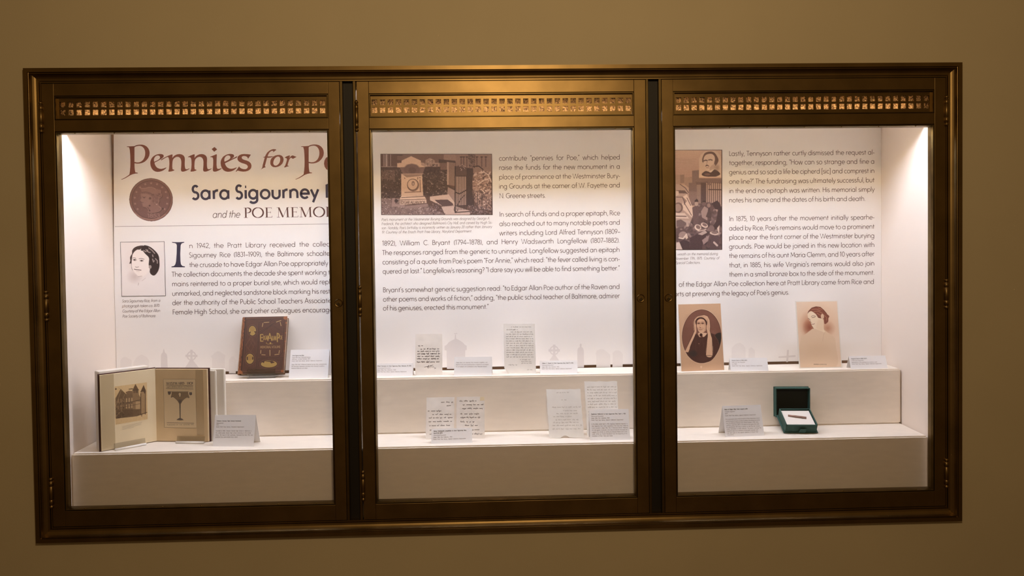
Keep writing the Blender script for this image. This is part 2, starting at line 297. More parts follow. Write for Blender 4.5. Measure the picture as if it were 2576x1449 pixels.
class Flat:
    """collects flat shapes (x, y) of one ink, then lays them on a surface"""
    def __init__(s): s.v = []; s.f = []; s.n = 0
    def ribbon(s, pts, w, w2=None):
        p = np.array(pts, float); d = np.diff(p, axis=0); L = np.hypot(d[:, 0], d[:, 1]); keep = np.r_[True, L > 1e-9]; p = p[keep]
        if len(p) < 2: return
        d = np.diff(p, axis=0); d /= np.hypot(d[:, 0], d[:, 1])[:, None]
        n = np.stack([-d[:, 1], d[:, 0]], 1); closed = np.allclose(p[0], p[-1])
        vn = np.zeros_like(p); vn[0] = n[0]; vn[-1] = n[-1]; vn[1:-1] = n[:-1]+n[1:]
        if closed: vn[0] = vn[-1] = n[0]+n[-1]
        q = (vn**2).sum(1); vn = np.where(q[:, None] > .35, vn*2/np.maximum(q, .35)[:, None], n[np.minimum(np.arange(len(p)), len(n)-1)])
        vn[0] = vn[0] if closed else n[0]; vn[-1] = vn[-1] if closed else n[-1]
        wd = np.full(len(p), w) if w2 is None else np.array([w2*abs(a[1])+w*abs(a[0]) for a in np.vstack([d, d[-1:]])])
        s.n += 1; ly = s.n % 7; b = len(s.v)
        for a, c, ww in zip(p, vn, wd):
            s.v.append((a[0]+c[0]*ww/2, a[1]+c[1]*ww/2, ly)); s.v.append((a[0]-c[0]*ww/2, a[1]-c[1]*ww/2, ly))
        for i in range(len(p)-1): s.f.append((b+2*i, b+2*i+1, b+2*i+3, b+2*i+2))
    def poly(s, pts, holes=()):
        loops = [list(pts)]+[list(h) for h in holes]
        tri = tessellate_polygon([[Vector((x, y, 0)) for x, y in l] for l in loops]); s.n += 1; ly = s.n % 7; b = len(s.v)
        for l in loops: s.v += [(x, y, ly) for x, y in l]
        s.f += [tuple(b+i for i in t) for t in tri]
    def text(s, t, x, y, cap, width=None, stroke=.085, slant=0.0, extra='', pre='', kx=1.0, track=0.0, put=None):
        adv = lambda ch: (G[ch][0]+track)*cap*kx
        letters = sum(adv(c) for c in t if c != ' '); nsp = t.count(' '); sp = .28*cap
        if width:
            if nsp >= 3:
                sp = (width-letters)/nsp
                cl = min(max(sp, .27*cap), .70*cap)
                if cl != sp: kx *= (width-cl*nsp)/letters; sp = cl
            else: k = width/(letters+sp*nsp); kx *= k; sp *= k
        adv = lambda ch: (G[ch][0]+track)*cap*kx if ch != ' ' else sp
        x -= sum(adv(c) for c in pre)
        for c in pre+t+extra:
            for st in G[c][1]:
                pts = [(x+a*cap*kx+b*cap*slant, y+b*cap) for a, b in st]
                (put or s.ribbon)(pts, stroke*cap)
            x += adv(c)
        return x
    def serif_text(s, t, x, y, cap, width, thick=.15, thin=.035):
        k = width/sum(SERIF[c][0]*cap for c in t)
        for c in t:
            for kind, st in SERIF[c][1]:
                pts = [(x+a*cap*k, y+b*cap) for a, b in st]
                if kind == 'c': s.ribbon(pts, thin*cap*1.2, thick*cap)
                else: s.ribbon(pts, (thick if kind == 'k' else thin)*cap)
            x += SERIF[c][0]*cap*k
        return x
    def build(s, name, m, parent, put, local=False):
        if not s.v: return None
        me = bpy.data.meshes.new(name); me.from_pydata([put(x, y, .0003+ly*.00003) for x, y, ly in s.v], [], s.f)
        return add(name, me, m, parent, local)

# ------------------------------------------------------------------ picture painting (flat prints, stored as vertex colours)
class Pic:
    def __init__(s, TL, TR, BL, n, bg):
        s.o = np.array(TL, float); s.e1 = np.array(TR, float)-s.o; s.e2 = np.array(BL, float)-s.o
        s.w = n; s.h = max(8, int(n*np.linalg.norm(s.e2)/np.linalg.norm(s.e1)))
        u, v = np.meshgrid((np.arange(s.w))/(s.w-1), (np.arange(s.h))/(s.h-1))
        s.X = s.o[0]+u*s.e1[0]+v*s.e2[0]; s.Y = s.o[1]+u*s.e1[1]+v*s.e2[1]
        s.a = np.zeros((s.h, s.w, 3)); s.a[:] = bg; s.px = np.linalg.norm(s.e1)/s.w; s.rng = np.random.default_rng(5)
    def _mask(s, m, col, al=1.0): s.a += (np.array(col, float)-s.a)*(m*al)[..., None]
    def poly(s, pts, col, al=1.0, soft=0):
        m = np.zeros(s.X.shape)
        for dx, dy in ((-.25, -.25), (.25, .25), (-.25, .25), (.25, -.25)):
            X, Y = s.X+dx*s.px, s.Y+dy*s.px; ins = np.zeros(X.shape, bool); n = len(pts)
            for i in range(n):
                (x1, y1), (x2, y2) = pts[i], pts[(i+1) % n]
                if y1 == y2: continue
                c = (Y < y1) != (Y < y2); ins ^= c & (X < (x2-x1)*(Y-y1)/(y2-y1)+x1)
            m += ins*.25
        for _ in range(soft): m = (m+np.roll(m, 1, 0)+np.roll(m, -1, 0)+np.roll(m, 1, 1)+np.roll(m, -1, 1))/5
        s._mask(m, col, al)
    def blob(s, pts, col, al=1.0, soft=0):
        P = np.array(pts, float); n = len(P); out = []
        for i in range(n):
            a, b, c, d = P[i-1], P[i], P[(i+1) % n], P[(i+2) % n]
            for t in (0, .25, .5, .75): out.append(tuple(.5*(2*b+(c-a)*t+(2*a-5*b+4*c-d)*t*t+(3*b-a-3*c+d)*t**3)))
        s.poly(out, col, al, soft)
    def ell(s, cx, cy, rx, ry, col, al=1.0, rot=0, soft=0.0):
        c, q = math.cos(math.radians(rot)), math.sin(math.radians(rot)); dx, dy = s.X-cx, s.Y-cy
        d = np.sqrt(((dx*c+dy*q)/rx)**2+((-dx*q+dy*c)/ry)**2); e = soft if soft else s.px/min(rx, ry)
        s._mask(np.clip((1-d)/e+.5*(not soft), 0, 1), col, al)
    def line(s, pts, w, col, al=1.0):
        m = np.zeros(s.X.shape)
        for (x1, y1), (x2, y2) in zip(pts, pts[1:]):
            L = (x2-x1)**2+(y2-y1)**2+1e-9; t = np.clip(((s.X-x1)*(x2-x1)+(s.Y-y1)*(y2-y1))/L, 0, 1)
            d = np.hypot(s.X-x1-t*(x2-x1), s.Y-y1-t*(y2-y1)); m = np.maximum(m, np.clip((w/2-d)/s.px+.5, 0, 1))
        s._mask(m, col, al)
    def specks(s, pts, n, cols, size, al=.8):
        P = np.array(pts); lo, hi = P.min(0), P.max(0)
        for i in range(n):
            x, y = s.rng.uniform(lo, hi); ins = False; k = len(pts)
            for j in range(k):
                (x1, y1), (x2, y2) = pts[j], pts[(j+1) % k]
                if (y < y1) != (y < y2) and x < (x2-x1)*(y-y1)/(y2-y1)+x1: ins = not ins
            if not ins: continue
            a = s.rng.uniform(0, math.pi); r = size*s.rng.uniform(.5, 1.3)
            i0, i1 = np.where((abs(s.Y[:, 0]-y) < 3*r) | (abs(s.Y[:, -1]-y) < 3*r))[0][[0, -1]] if ((abs(s.Y[:, 0]-y) < 3*r) | (abs(s.Y[:, -1]-y) < 3*r)).any() else (0, 0)
            sub = np.s_[i0:i1+1]; dx, dy = s.X[sub]-x, s.Y[sub]-y; c, q = math.cos(a), math.sin(a)
            d = np.sqrt(((dx*c+dy*q)/r)**2+((-dx*q+dy*c)/(r*.45))**2); m = np.clip((1-d)*2, 0, 1)*al
            s.a[sub] += (np.array(cols[i % len(cols)], float)-s.a[sub])*m[..., None]
    def text(s, t, x, y, cap, width, col, stroke=.12, al=1.0):
        Flat().text(t, x, 0, cap, width, stroke=stroke, put=lambda pts, w: s.line([(a, y-b) for a, b in pts], w, col, al))
    def grain(s, amp): s.a += s.rng.normal(0, amp, s.a.shape[:2])[..., None]
    def build(s, name, m, parent, put, local=False, gain=1.0, lift=.0006):
        a = np.clip(s.a, 2, 253)/255; a = np.where(a <= .04045, a/12.92, ((a+.055)/1.055)**2.4)*np.array(gain); a = np.clip(a, 0, .95)
        P = np.array([put(x, y, lift) for x, y in zip(s.X.ravel(), s.Y.ravel())], np.float32)
        me = bpy.data.meshes.new(name); nv = len(P); q = (s.h-1)*(s.w-1)
        i = (np.arange(s.h-1)[:, None]*s.w+np.arange(s.w-1)[None]).ravel()
        loops = np.stack([i, i+s.w, i+s.w+1, i+1], 1).ravel().astype(np.int32)
        me.vertices.add(nv); me.vertices.foreach_set('co', P.ravel()); me.loops.add(q*4); me.loops.foreach_set('vertex_index', loops)
        me.polygons.add(q); me.polygons.foreach_set('loop_start', np.arange(q, dtype=np.int32)*4); me.update(calc_edges=True)
        at = me.color_attributes.new('ink', 'FLOAT_COLOR', 'POINT')
        at.data.foreach_set('color', np.c_[a.reshape(-1, 3), np.ones(nv)].astype(np.float32).ravel())
        return add(name, me, m, parent, local)
def disc_cut(o, cx, cz, r):      # trim a square print to a round one
    bm = bmesh.new(); bm.from_mesh(o.data)
    bad = [v for v in bm.verts if math.hypot(v.co.x-cx, v.co.z-cz) > r]; bmesh.ops.delete(bm, geom=bad, context='VERTS'); bm.to_mesh(o.data); bm.free()

# ================================================================== the room
WY = .018                                      # wall face; the case frame stands proud of it
HX, HZ = 1.75, .877                            # half size of the case frame
def build_wall():
    bm = bmesh.new(); a, b = HX-.012, HZ-.012; X0, X1, Z0, Z1, D = -4.2, 4.2, -1.39, 1.75, .14
    for y in (WY, WY+D):
        o = [bm.verts.new(p) for p in ((X0, y, Z0), (X1, y, Z0), (X1, y, Z1), (X0, y, Z1))]
        i = [bm.verts.new(p) for p in ((-a, y, -b), (a, y, -b), (a, y, b), (-a, y, b))]
        for k in range(4): bm.faces.new((o[k], o[(k+1) % 4], i[(k+1) % 4], i[k]))
        if y == WY: o1, i1 = o, i
        else:
            for k in range(4):
                bm.faces.new((i1[k], i1[(k+1) % 4], i[(k+1) % 4], i[k])); bm.faces.new((o1[k], o1[(k+1) % 4], o[(k+1) % 4], o[k]))
    bmesh.ops.recalc_face_normals(bm, faces=bm.faces)
    return tag(add('wall_front', bm_mesh(bm, 'wall_front'), MT['wall']), 'cream painted wall around the recessed display case', None, None, 'structure')
build_wall()
tag(box('floor', (-4.2, 4.2, -5.2, WY, -1.45, -1.39), MT['floor']), 'dark brown floor below the display case', None, None, 'structure')

# ================================================================== the case body
YF, Y1, YB = .10, .31, .492                    # fronts of the lower and upper riser, face of the printed backdrop
ZS1, ZS2, ZT = -.572, -.339, .655              # riser tops, underside of the case ceiling
XLF, XLB = -1.668, float(aty(289, 800, YB)[0]) # left lining, front and back
XRF, XRB = 1.676, float(aty(2217.5, 700, YB)[0])
case = empty('display_case', (0, .02, -HZ))
tag(case, 'wide bronze framed glass display case recessed in the wall', 'display case')
PROF = [(0, .06), (0, 0), (.0145, 0), (.0155, .004), (.0175, .0055), (.0185, .0015), (.0205, .001)]
PROF += [(.0205+.0205*(1-math.cos(t)), .001+.020*math.sin(t)) for t in [math.radians(a) for a in (18, 36, 54, 72, 90)]]
PROF += [(.0435, .0205), (.0440, .026), (.0455, .026), (.0460, .0225), (.0500, .0225), (.0500, .06)]
for side in ('top', 'bottom', 'left', 'right'):
    add('moulding', bm_mesh(ring_side(PROF, HX, HZ, side), 'moulding'), MT['brass'], case)
box('back_board', (XLB-.03, XRB+.03, YB+.010, YB+.024, -.80, .82), MT['wood'], case)
for nm, xf, xb, s in (('side_panel', XLF, XLB, -1), ('side_panel', XRF, XRB, 1)):
    prism(nm, [(xf, YF-.03), (xb, YB+.008), (xb+s*.02, YB+.008), (xf+s*.02, YF-.03)], -.80, .80, MT['lining'], case)
box('light_baffle', (XLF+.002, XRF-.002, .127, .133, ZT, .717), MT['ceiling'], case)
for xe in (-1.2, -.45, .45, 1.2): box('baffle_hanger', (xe-.006, xe+.006, .128, .132, .717, .80), MT['ceiling'], case)
box('added_light_blocker', (XLF+.004, XRF-.004, .0535, .077, .7335, .7350), MT['brass_dark'], case)  # unseen plate added to keep tube light off the upper grille row
box('ceiling_panel', (XLF-.03, XRF+.03, .062, YB+.008, .80, .815), MT['ceiling'], case)
for sx in (-1, 1):                              # mullions: two brass strips either side of a black channel
    m = empty('mullion', (sx*.575, .03, -.825), parent=case)
    for a, b in ((.5455, .5555), (.5945, .6050)):
        x0, x1 = sorted((sx*a, sx*b)); box('brass_strip', (x0, x1, .0225, .060, -.827, .827), MT['brass_dark'], m, bevel=.0015)
    x0, x1 = sorted((sx*.5555, sx*.5945)); box('channel', (x0, x1, .046, .060, -.827, .827), MT['black'], m)

# ---- doors
def hinge_mesh(L):
    r = .0068; h = L/2-.017
    prof = [(.0005, -L/2), (.004, -L/2+.001), (.0072, -L/2+.006), (.0066, -L/2+.010), (.0035, -L/2+.0125), (.0035, -L/2+.0145), (r, -L/2+.0155), (r, -h*.62), (r*.92, -h*.61), (r*.92, -h*.59), (r, -h*.58),
            (r, h*.58), (r*.92, h*.59), (r*.92, h*.61), (r, h*.62), (r, L/2-.0155), (.0035, L/2-.0145), (.0035, L/2-.0125), (.0066, L/2-.010), (.0072, L/2-.006), (.004, L/2-.001), (.0005, L/2)]
    return bm_mesh(lathe_bm(prof, 16), 'hinge')
HM = hinge_mesh(.118)
def lock_mesh():
    bm = lathe_bm([(.0155, 0), (.0155, .002), (.0135, .0042), (.0120, .0036), (.0115, .0030), (.0080, .0030)], 28)
    bmesh.ops.rotate(bm, verts=bm.verts, cent=(0, 0, 0), matrix=Matrix.Rotation(math.radians(90), 3, 'X')); return bm_mesh(bm, 'lock')
LM = lock_mesh()
def plug_mesh():
    bm = lathe_bm([(.0066, 0), (.0066, .0045), (.0052, .0056), (.0030, .0056)], 20)
    bmesh.ops.rotate(bm, verts=bm.verts, cent=(0, 0, 0), matrix=Matrix.Rotation(math.radians(90), 3, 'X')); return bm_mesh(bm, 'lock_plug')
PM = plug_mesh()
FY = .0215                                      # door face
PITCHX, HOLE, LATY = .02995, .0204, .034
def pane_mesh():
    bm = bmesh.new(); box_bm(bm, -.0135, .0135, -.0015, .0015, -.0135, .0135); return bm_mesh(bm, 'pane')
PANE = pane_mesh()
SCREW = bm_mesh(lathe_bm([(.0026, 0), (.0026, .0008), (.0014, .0016)], 10), 'screw')
def place(name, me, m, loc, parent, rot=None):
    o = add(name, me, m, parent); o.location = Vector(loc)-WL[parent]
    if rot: o.rotation_euler = rot
    return o
def door(x0, x1, w0, w1, hinge_px, hx, lock_px, label):
    d = empty('door', (x0, FY, -.825), parent=case)
    b = .0014
    box('stile', (x0, w0, FY, .052, -.825, .825), MT['brass'], d, b); box('stile', (w1, x1, FY, .052, -.825, .825), MT['brass'], d, b)
    for za, zb in ((.779, .825), (.648, .690), (-.825, -.766)):
        box('rail', (w0, w1, FY, .052, za, zb), MT['brass'], d, b)
    cx, hw = (w0+w1)/2, (w1-w0)/2
    # beading round the glass, then the pane
    bead = [(0, FY+.001), (.0012, FY+.004), (.0028, FY+.004), (.0034, FY), (.0056, FY+.0005), (.0085, FY+.010), (.0085, .052), (0, .052)]
    zc, hz = (.648-.766)/2, (.648+.766)/2
    add('glazing_bead', join_bms([ring_side(bead, hw, hz, s, cx, zc) for s in ('top', 'bottom', 'left', 'right')], 'glazing_bead'), MT['brass_dark'], d)
    for i in range(7):
        for z, rx in ((zc+hz-.0067, math.radians(52)), (zc-hz+.0067, math.radians(128))):
            place('screw', SCREW, MT['brass'], (w0+(i+.5)*(w1-w0)/7, FY+.0035, z), d, (math.radians(90), 0, 0))
    box('glass_pane', (w0+.007, w1-.007, .046, .050, zc-hz+.007, zc+hz-.007), MT['glass'], d)
    # ventilation grille
    gb = [(0, FY+.001), (.0010, FY+.004), (.0022, FY+.004), (.0026, FY), (.0048, FY), (.0056, FY+.004), (.0060, .052), (0, .052)]
    gz, gh = (.779+.690)/2, (.779-.690)/2
    add('grille_bead', join_bms([ring_side(gb, hw, gh, s, cx, gz) for s in ('top', 'bottom', 'left', 'right')], 'grille_bead'), MT['brass_dark'], d)
    n = 33; xs = [cx+(i-(n-1)/2)*PITCHX for i in range(n)]; zs = [gz-.0005+.0148, gz-.0005-.0142]
    bm = bmesh.new(); ya, yb = LATY, LATY+.005; bw = (PITCHX-HOLE)/2
    top, bot = gz+gh-.006, gz-gh+.006
    box_bm(bm, w0+.006, w1-.006, ya, yb, zs[0]+HOLE/2, top); box_bm(bm, w0+.006, w1-.006, ya, yb, bot, zs[1]-HOLE/2)
    box_bm(bm, w0+.006, w1-.006, ya, yb, zs[1]+HOLE/2, zs[0]-HOLE/2)
    edges = [w0+.006]+sum([[x-HOLE/2, x+HOLE/2] for x in xs], [])+[w1-.006]
    for i in range(0, len(edges), 2):
        for z in zs: box_bm(bm, edges[i], edges[i+1], ya, yb, z-HOLE/2, z+HOLE/2)
    add('grille_lattice', bm_mesh(bm, 'grille_lattice'), MT['brass'], d)
    for x in xs:
        for z in zs: place('pane', PANE, MT['amber'], (x, LATY+.0075, z), d)
    for v in hinge_px:
        z = float(aty(hx, (v[0]+v[1])/2, .012)[2]); o = place('hinge', HM, MT['brass'], (HXW[hx], .0185, z), d)
        for pl_ in o.data.polygons: pl_.use_smooth = True
    p = aty(*lock_px, FY); o = place('lock', LM, MT['brass'], (float(p[0]), FY, float(p[2])), d)
    place('lock_plug', PM, MT['brass_dark'], (float(p[0]), FY-.001, float(p[2])-.004), d)
    k = box('keyhole', (float(p[0])-.0013, float(p[0])+.0013, FY-.0072, FY-.004, float(p[2])-.0085, float(p[2])-.0005), MT['black'], d)
    return d
HXW = {102: -1.700, 906: -.5420, 2382: 1.700}
door(-1.6985, -.6060, -1.653, -.6475, ((254, 334), (731, 810), (1203, 1282)), 102, (852, 762), 'l')
door(-.5445+.003, .5445, -.4965, .5005, ((252, 331), (717, 799), (1184, 1263)), 906, (1611.5, 750), 'm')
door(.6060, 1.6985, .6495, 1.655, ((239, 316), (703, 776), (1152, 1232)), 2382, (1681.5, 749), 'r')

# ---- lamps in the top of the case
for i in range(3):
    xa = -1.62+i*1.09
    t = empty('fluorescent_tube', (xa+.53, .084, .68))
    tag(t, ('left', 'middle', 'right')[i]+' white tube lamp hidden behind the grille in the top of the case', 'lamp', 'tube lamps in the top of the case')
    bm = lathe_bm([(.0165, 0), (.0165, 1.0)], 12); bmesh.ops.rotate(bm, verts=bm.verts, cent=(0, 0, 0), matrix=Matrix.Rotation(math.radians(90), 3, 'Y'))
    bmesh.ops.translate(bm, verts=bm.verts, vec=(xa+.03, .084, .697)); add('tube', bm_mesh(bm, 'tube'), MT['tube'], t, smooth=True)
    for xe in (xa, xa+1.03):
        bm = lathe_bm([(.019, 0), (.019, .03)], 12); bmesh.ops.rotate(bm, verts=bm.verts, cent=(0, 0, 0), matrix=Matrix.Rotation(math.radians(90), 3, 'Y'))
        bmesh.ops.translate(bm, verts=bm.verts, vec=(xe, .084, .697)); add('end_cap', bm_mesh(bm, 'end_cap'), MT['cap'], t)
    for xe in (xa+.2, xa+.86): box('bracket', (xe-.008, xe+.008, .078, .090, .714, .80), MT['cap'], t)

# ---- risers
def riser(name, y0, y1, z0, z1, gl, gr, label):
    o = prism(name, [(XLF+gl+(XLB-XLF)*(y0-YF)/(YB-YF), y0), (XRF-gr+(XRB-XRF)*(y0-YF)/(YB-YF), y0), (XRF-gr+(XRB-XRF)*(y1-YF)/(YB-YF), y1), (XLF+gl+(XLB-XLF)*(y1-YF)/(YB-YF), y1)], z0, z1, MT['linen'], bevel=.0055)
    return tag(o, label, 'riser', 'linen covered risers stepping up inside the case')
riser('display_riser', YF, YB-.002, -.80, ZS1, .001, .001, 'lower cream linen covered riser along the bottom of the case')
riser('display_riser', Y1, YB-.004, ZS1, ZS2, .001, .004, 'upper cream linen covered riser in front of the printed backdrop')

# ================================================================== printed backdrop
zb0 = ZS2+.011
bm = bmesh.new()
front = [(XLB+.0015, zb0), (XRB-.001, zb0), (XRB-.001, .79), (XLB+.0165, .79), (XLB+.004, .25), (XLB+.0015, .05)]
a = [bm.verts.new((x, YB, z)) for x, z in front]; b = [bm.verts.new((x, YB+.006, z)) for x, z in front]
bm.faces.new(a); bm.faces.new(b[::-1])
for i in range(len(a)): bm.faces.new((a[i], b[i], b[(i+1) % len(a)], a[(i+1) % len(a)]))
bmesh.ops.recalc_face_normals(bm, faces=bm.faces)
panel = add('backdrop_panel', bm_mesh(bm, 'backdrop_panel'), MT['panel'])
tag(panel, 'long white printed text panel across the back of the case', 'panel')
def bdput(x, z, off): return (x, YB-off, z)
def bd(u, v):
    p = aty(u, v, YB); return (float(p[0]), float(p[2]))
def Zm(x0, y0, sc): return lambda q: bd(x0+q[0]/sc, y0+q[1]/sc)
PXM = (bd(1300, 600)[0]-bd(1200, 600)[0])/100  # metres per photo pixel on the panel

def lines_on_panel(name, m, cap, rows, stroke=.085, slant=0.0, kx=1.0, ends=None):
    fl = Flat()
    for r in rows:
        t, u0, u1, v = r[:4]; pre = r[4] if len(r) > 4 else ''; ex = r[5] if len(r) > 5 else ''
        x0, z0 = bd(u0, v); x1, z1 = bd(u1, v-(u1-u0)*.0115)
        fl.text(t, x0, (z0+z1)/2, cap*PXM, x1-x0, stroke, slant, ex, pre, kx)
    return fl.build(name, m, panel, bdput)
COL1 = [('n 1942, the Pratt Library received the collec', 475.6, 829.5, 624, '', 'tion'), ('Sigourney Rice (1831\u20131909), the Baltimore schoolte', 475.6, 830, 647.4, '', 'acher'),
 ('the crusade to have Edgar Allan Poe appropriately', 476, 825.7, 671.8), ('The collection documents the decade she spent working t', 432, 830.7, 695.7, '', 'o'),
 ('mains reinterred to a proper burial site, which would repl', 432.8, 830.3, 719.6, '', 'ace'), ('unmarked, and neglected sandstone block marking his rest', 433, 830.7, 743.5),
 ('der the authority of the Public School Teachers Associati', 433.3, 827, 766.8, '', 'on'), ('Female High School, she and other colleagues encourag', 434, 829, 790.2, '', 'ed')]
COL2 = [('contribute \u201cpennies for Poe,\u201d which helped', 1255.2, 1560.2, 404.3), ('raise the funds for the new monument in a', 1255.2, 1560.2, 427.6), ('place of prominence at the Westminster Bury-', 1255.2, 1560.2, 451.2),
 ('ing Grounds at the corner of W. Fayette and', 1255.2, 1560.2, 474.6), ('N. Greene streets.', 1256, 1373.2, 498.7), ('In search of funds and a proper epitaph, Rice', 1256, 1560.2, 544.9),
 ('also reached out to many notable poets and', 1256, 1560.2, 568.5), ('writers including Lord Alfred Tennyson (1809\u2013', 1256, 1560.2, 591.8),
 ('1892), William C. Bryant (1794\u20131878), and Henry Wadsworth Longfellow (1807\u20131882).', 961.5, 1559.4, 617.5), ('The responses ranged from the generic to uninspired. Longfellow suggested an epitaph', 961.5, 1559.4, 641),
 ('consisting of a quote from Poe\u2019s poem \u201cFor Annie,\u201d which read: \u201cthe fever called living is con-', 962, 1559.4, 664.3), ('quered at last.\u201d Longfellow\u2019s reasoning? \u201cI dare say you will be able to find something better.\u201d', 962.5, 1559.4, 687.6),
 ('Bryant\u2019s somewhat generic suggestion read: \u201cto Edgar Allan Poe author of the Raven and', 963.3, 1559.4, 734.3), ('other poems and works of fiction,\u201d adding, \u201cthe public school teacher of Baltimore, admirer', 963.3, 1559.4, 757.5),
 ('of his geniuses, erected this monument.\u201d', 963.3, 1229.8, 780.5)]
COL3 = [('Lastly, Tennyson rather curtly dismissed the request al-', 1833.8, 2200, 392.5), ('together, responding, \u201cHow can so strange and fine a', 1833.8, 2200, 415.5), ('genius and so sad a life be cipherd [sic] and comprest in', 1833.8, 2200, 439),
 ('one line?\u201d The fundraising was ultimately successful, but', 1833.8, 2200, 462.4), ('in the end no epitaph was written. His memorial simply', 1833.8, 2200, 486), ('notes his name and the dates of his birth and death.', 1833.8, 2177.2, 509.2),
 ('In 1875, 10 years after the movement initially spearhe-', 1833.8, 2200, 556.2), ('aded by Rice, Poe\u2019s remains would move to a prominent', 1833.8, 2200, 579.7), ('place near the front corner of the Westminster burying', 1833.8, 2200, 602.6),
 ('grounds. Poe would be joined in this new location with', 1833.8, 2200, 625.7), ('the remains of his aunt Maria Clemm, and 10 years after', 1833.8, 2200, 648.8), ('that, in 1885, his wife Virginia\u2019s remains would also join', 1834.2, 2199.8, 672.5),
 ('them in a small bronze box to the side of the monument.', 1834.2, 2199.8, 695.7), ('of the Edgar Allan Poe collection here at Pratt Library came from Rice and', 1707.5, 2199.3, 720.4), ('rts at preserving the legacy of Poe\u2019s genius.', 1704.4, 1985.5, 744.6, 'effo')]
for rows in (COL1, COL2, COL3): lines_on_panel('printed_text', MT['ink'], 12.2, rows, .100, kx=.985)
CAP1 = [('Sara Sigourney Rice, from a', 306.9, 403.2, 760.4), ('photograph taken ca. 1870.', 306.9, 402, 773.1), ('Courtesy of the Edgar Allan', 307.5, 402.8, 785.9), ('Poe Society of Baltimore.', 307.8, 392.5, 798.7)]
CAP2 = [('Poe\u2019s monument at the Westminster Burying Grounds was designed by George A.', 959.6, 1232.1, 555.6), ('Frederick, the architect who designed Baltimore\u2019s City Hall, and carved by Hugh Sis-', 959.6, 1238.1, 566.1),
 ('son. Notably, Poe\u2019s birthday is incorrectly written as January 20 rather than January', 959.6, 1237.4, 576.6), ('19. Courtesy of the Enoch Pratt Free Library, Maryland Department.', 960.2, 1186.5, 587.3)]
CAP3 = [('wreath on the memorial during', 1703.2, 1805.7, 642.5), ('ovember 17th, 1875. Courtesy of', 1703.2, 1808.8, 653.4, 'N'), ('pecial Collections.', 1703.2, 1761.9, 664.2, 'S')]
for rows, cp in ((CAP1, 7.0), (CAP2, 6.6), (CAP3, 6.6)): lines_on_panel('printed_caption', MT['ink_grey'], cp, rows, .10, .2, .86)

# ---- heading
z = Zm(300, 350, 4.770)
P_OUT = [(92,88),(120,87),(150,86),(182,84),(205,73),(228,68),(250,66),(278,67),(305,74),(330,89),(350,112),(362,140),(365,168),(361,198),(349,225),(330,250),(305,272),(275,286),(245,293),(215,294),(184,290),(184,330),(187,365),(193,398),(225,404),(222,411),(195,413),(165,420),(135,432),(105,450),(75,468),(45,481),(28,486),(24,480),(40,476),(70,461),(100,441),(122,425),(129,380),(133,330),(134,260),(132,190),(127,130),(118,97),(92,94)]
P_IN = [(183,100),(192,92),(212,84),(238,80),(262,83),(283,95),(299,115),(309,140),(312,165),(310,195),(302,222),(288,247),(268,266),(242,278),(212,280),(183,274)]
E_OUT = [(570,340),(556,355),(535,372),(510,384),(485,391),(458,393),(432,388),(408,374),(390,352),(377,322),(372,290),(375,262),(386,235),(402,213),(425,196),(452,184),(480,178),(505,179),(525,185),(535,198),(532,214),(515,231),(488,248),(458,265),(424,282),(428,305),(440,327),(458,345),(482,355),(508,357),(535,351),(558,342)]
E_IN = [(420,272),(416,250),(421,228),(434,208),(452,197),(470,196),(485,204),(491,220),(484,236),(468,249),(445,261)]
N1 = [(500,247),(530,228),(565,209),(600,194),(635,182),(640,190),(638,226),(652,207),(672,192),(698,182),(724,179),(750,184),(772,197),(784,216),(788,240),(786,290),(787,325),(792,352),(802,362),(820,360),(843,350),(841,358),(815,374),(785,387),(762,391),(746,386),(740,370),(744,320),(745,270),(741,246),(730,226),(714,215),(696,212),(676,217),(658,230),(645,248),(639,272),(636,330),(640,362),(662,368),(660,375),(628,387),(592,391),(590,382),(598,355),(602,300),(600,250),(592,222),(582,213),(560,222),(530,240),(504,256)]
N2 = [(825,212),(850,200),(878,188),(902,180),(906,190),(903,226),(918,207),(938,192),(964,182),(990,179),(1016,184),(1038,197),(1050,216),(1054,240),(1052,290),(1053,325),(1058,352),(1068,362),(1086,360),(1109,350),(1107,358),(1081,374),(1051,387),(1028,391),(1012,386),(1006,370),(1010,320),(1011,270),(1007,246),(996,226),(980,215),(962,212),(942,217),(924,230),(911,248),(905,272),(902,330),(906,362),(928,368),(926,375),(894,387),(858,391),(856,382),(864,355),(868,300),(866,250),(860,226),(848,217),(828,217)]
I_ = [(1092,210),(1118,201),(1145,190),(1166,180),(1172,188),(1169,240),(1168,310),(1172,345),(1182,358),(1205,356),(1229,347),(1227,356),(1195,376),(1165,388),(1144,391),(1128,386),(1122,368),(1127,310),(1128,250),(1124,226),(1114,217),(1095,216)]
S_ = [(1580,186),(1566,208),(1545,238),(1540,220),(1525,208),(1503,202),(1483,204),(1470,214),(1470,228),(1480,240),(1500,249),(1530,257),(1560,271),(1580,292),(1587,318),(1582,345),(1566,366),(1543,380),(1515,388),(1485,390),(1450,385),(1420,377),(1403,393),(1398,388),(1416,360),(1438,326),(1446,339),(1465,352),(1490,360),(1515,361),(1534,352),(1543,336),(1541,320),(1526,305),(1500,295),(1466,285),(1436,269),(1420,248),(1418,226),(1426,206),(1444,191),(1470,181),(1500,178),(1540,181)]
F_ = [(1700,366),(1720,352),(1738,343),(1757,337),(1756,331),(1747,326),(1758,285),(1774,224),(1800,223),(1825,219),(1848,208),(1846,205),(1815,208),(1780,208),(1789,182),(1803,160),(1820,146),(1838,140),(1850,146),(1845,160),(1887,128),(1872,121),(1850,119),(1825,126),(1798,141),(1774,163),(1758,190),(1750,208),(1728,218),(1729,222),(1746,221),(1734,265),(1722,310),(1716,342)]
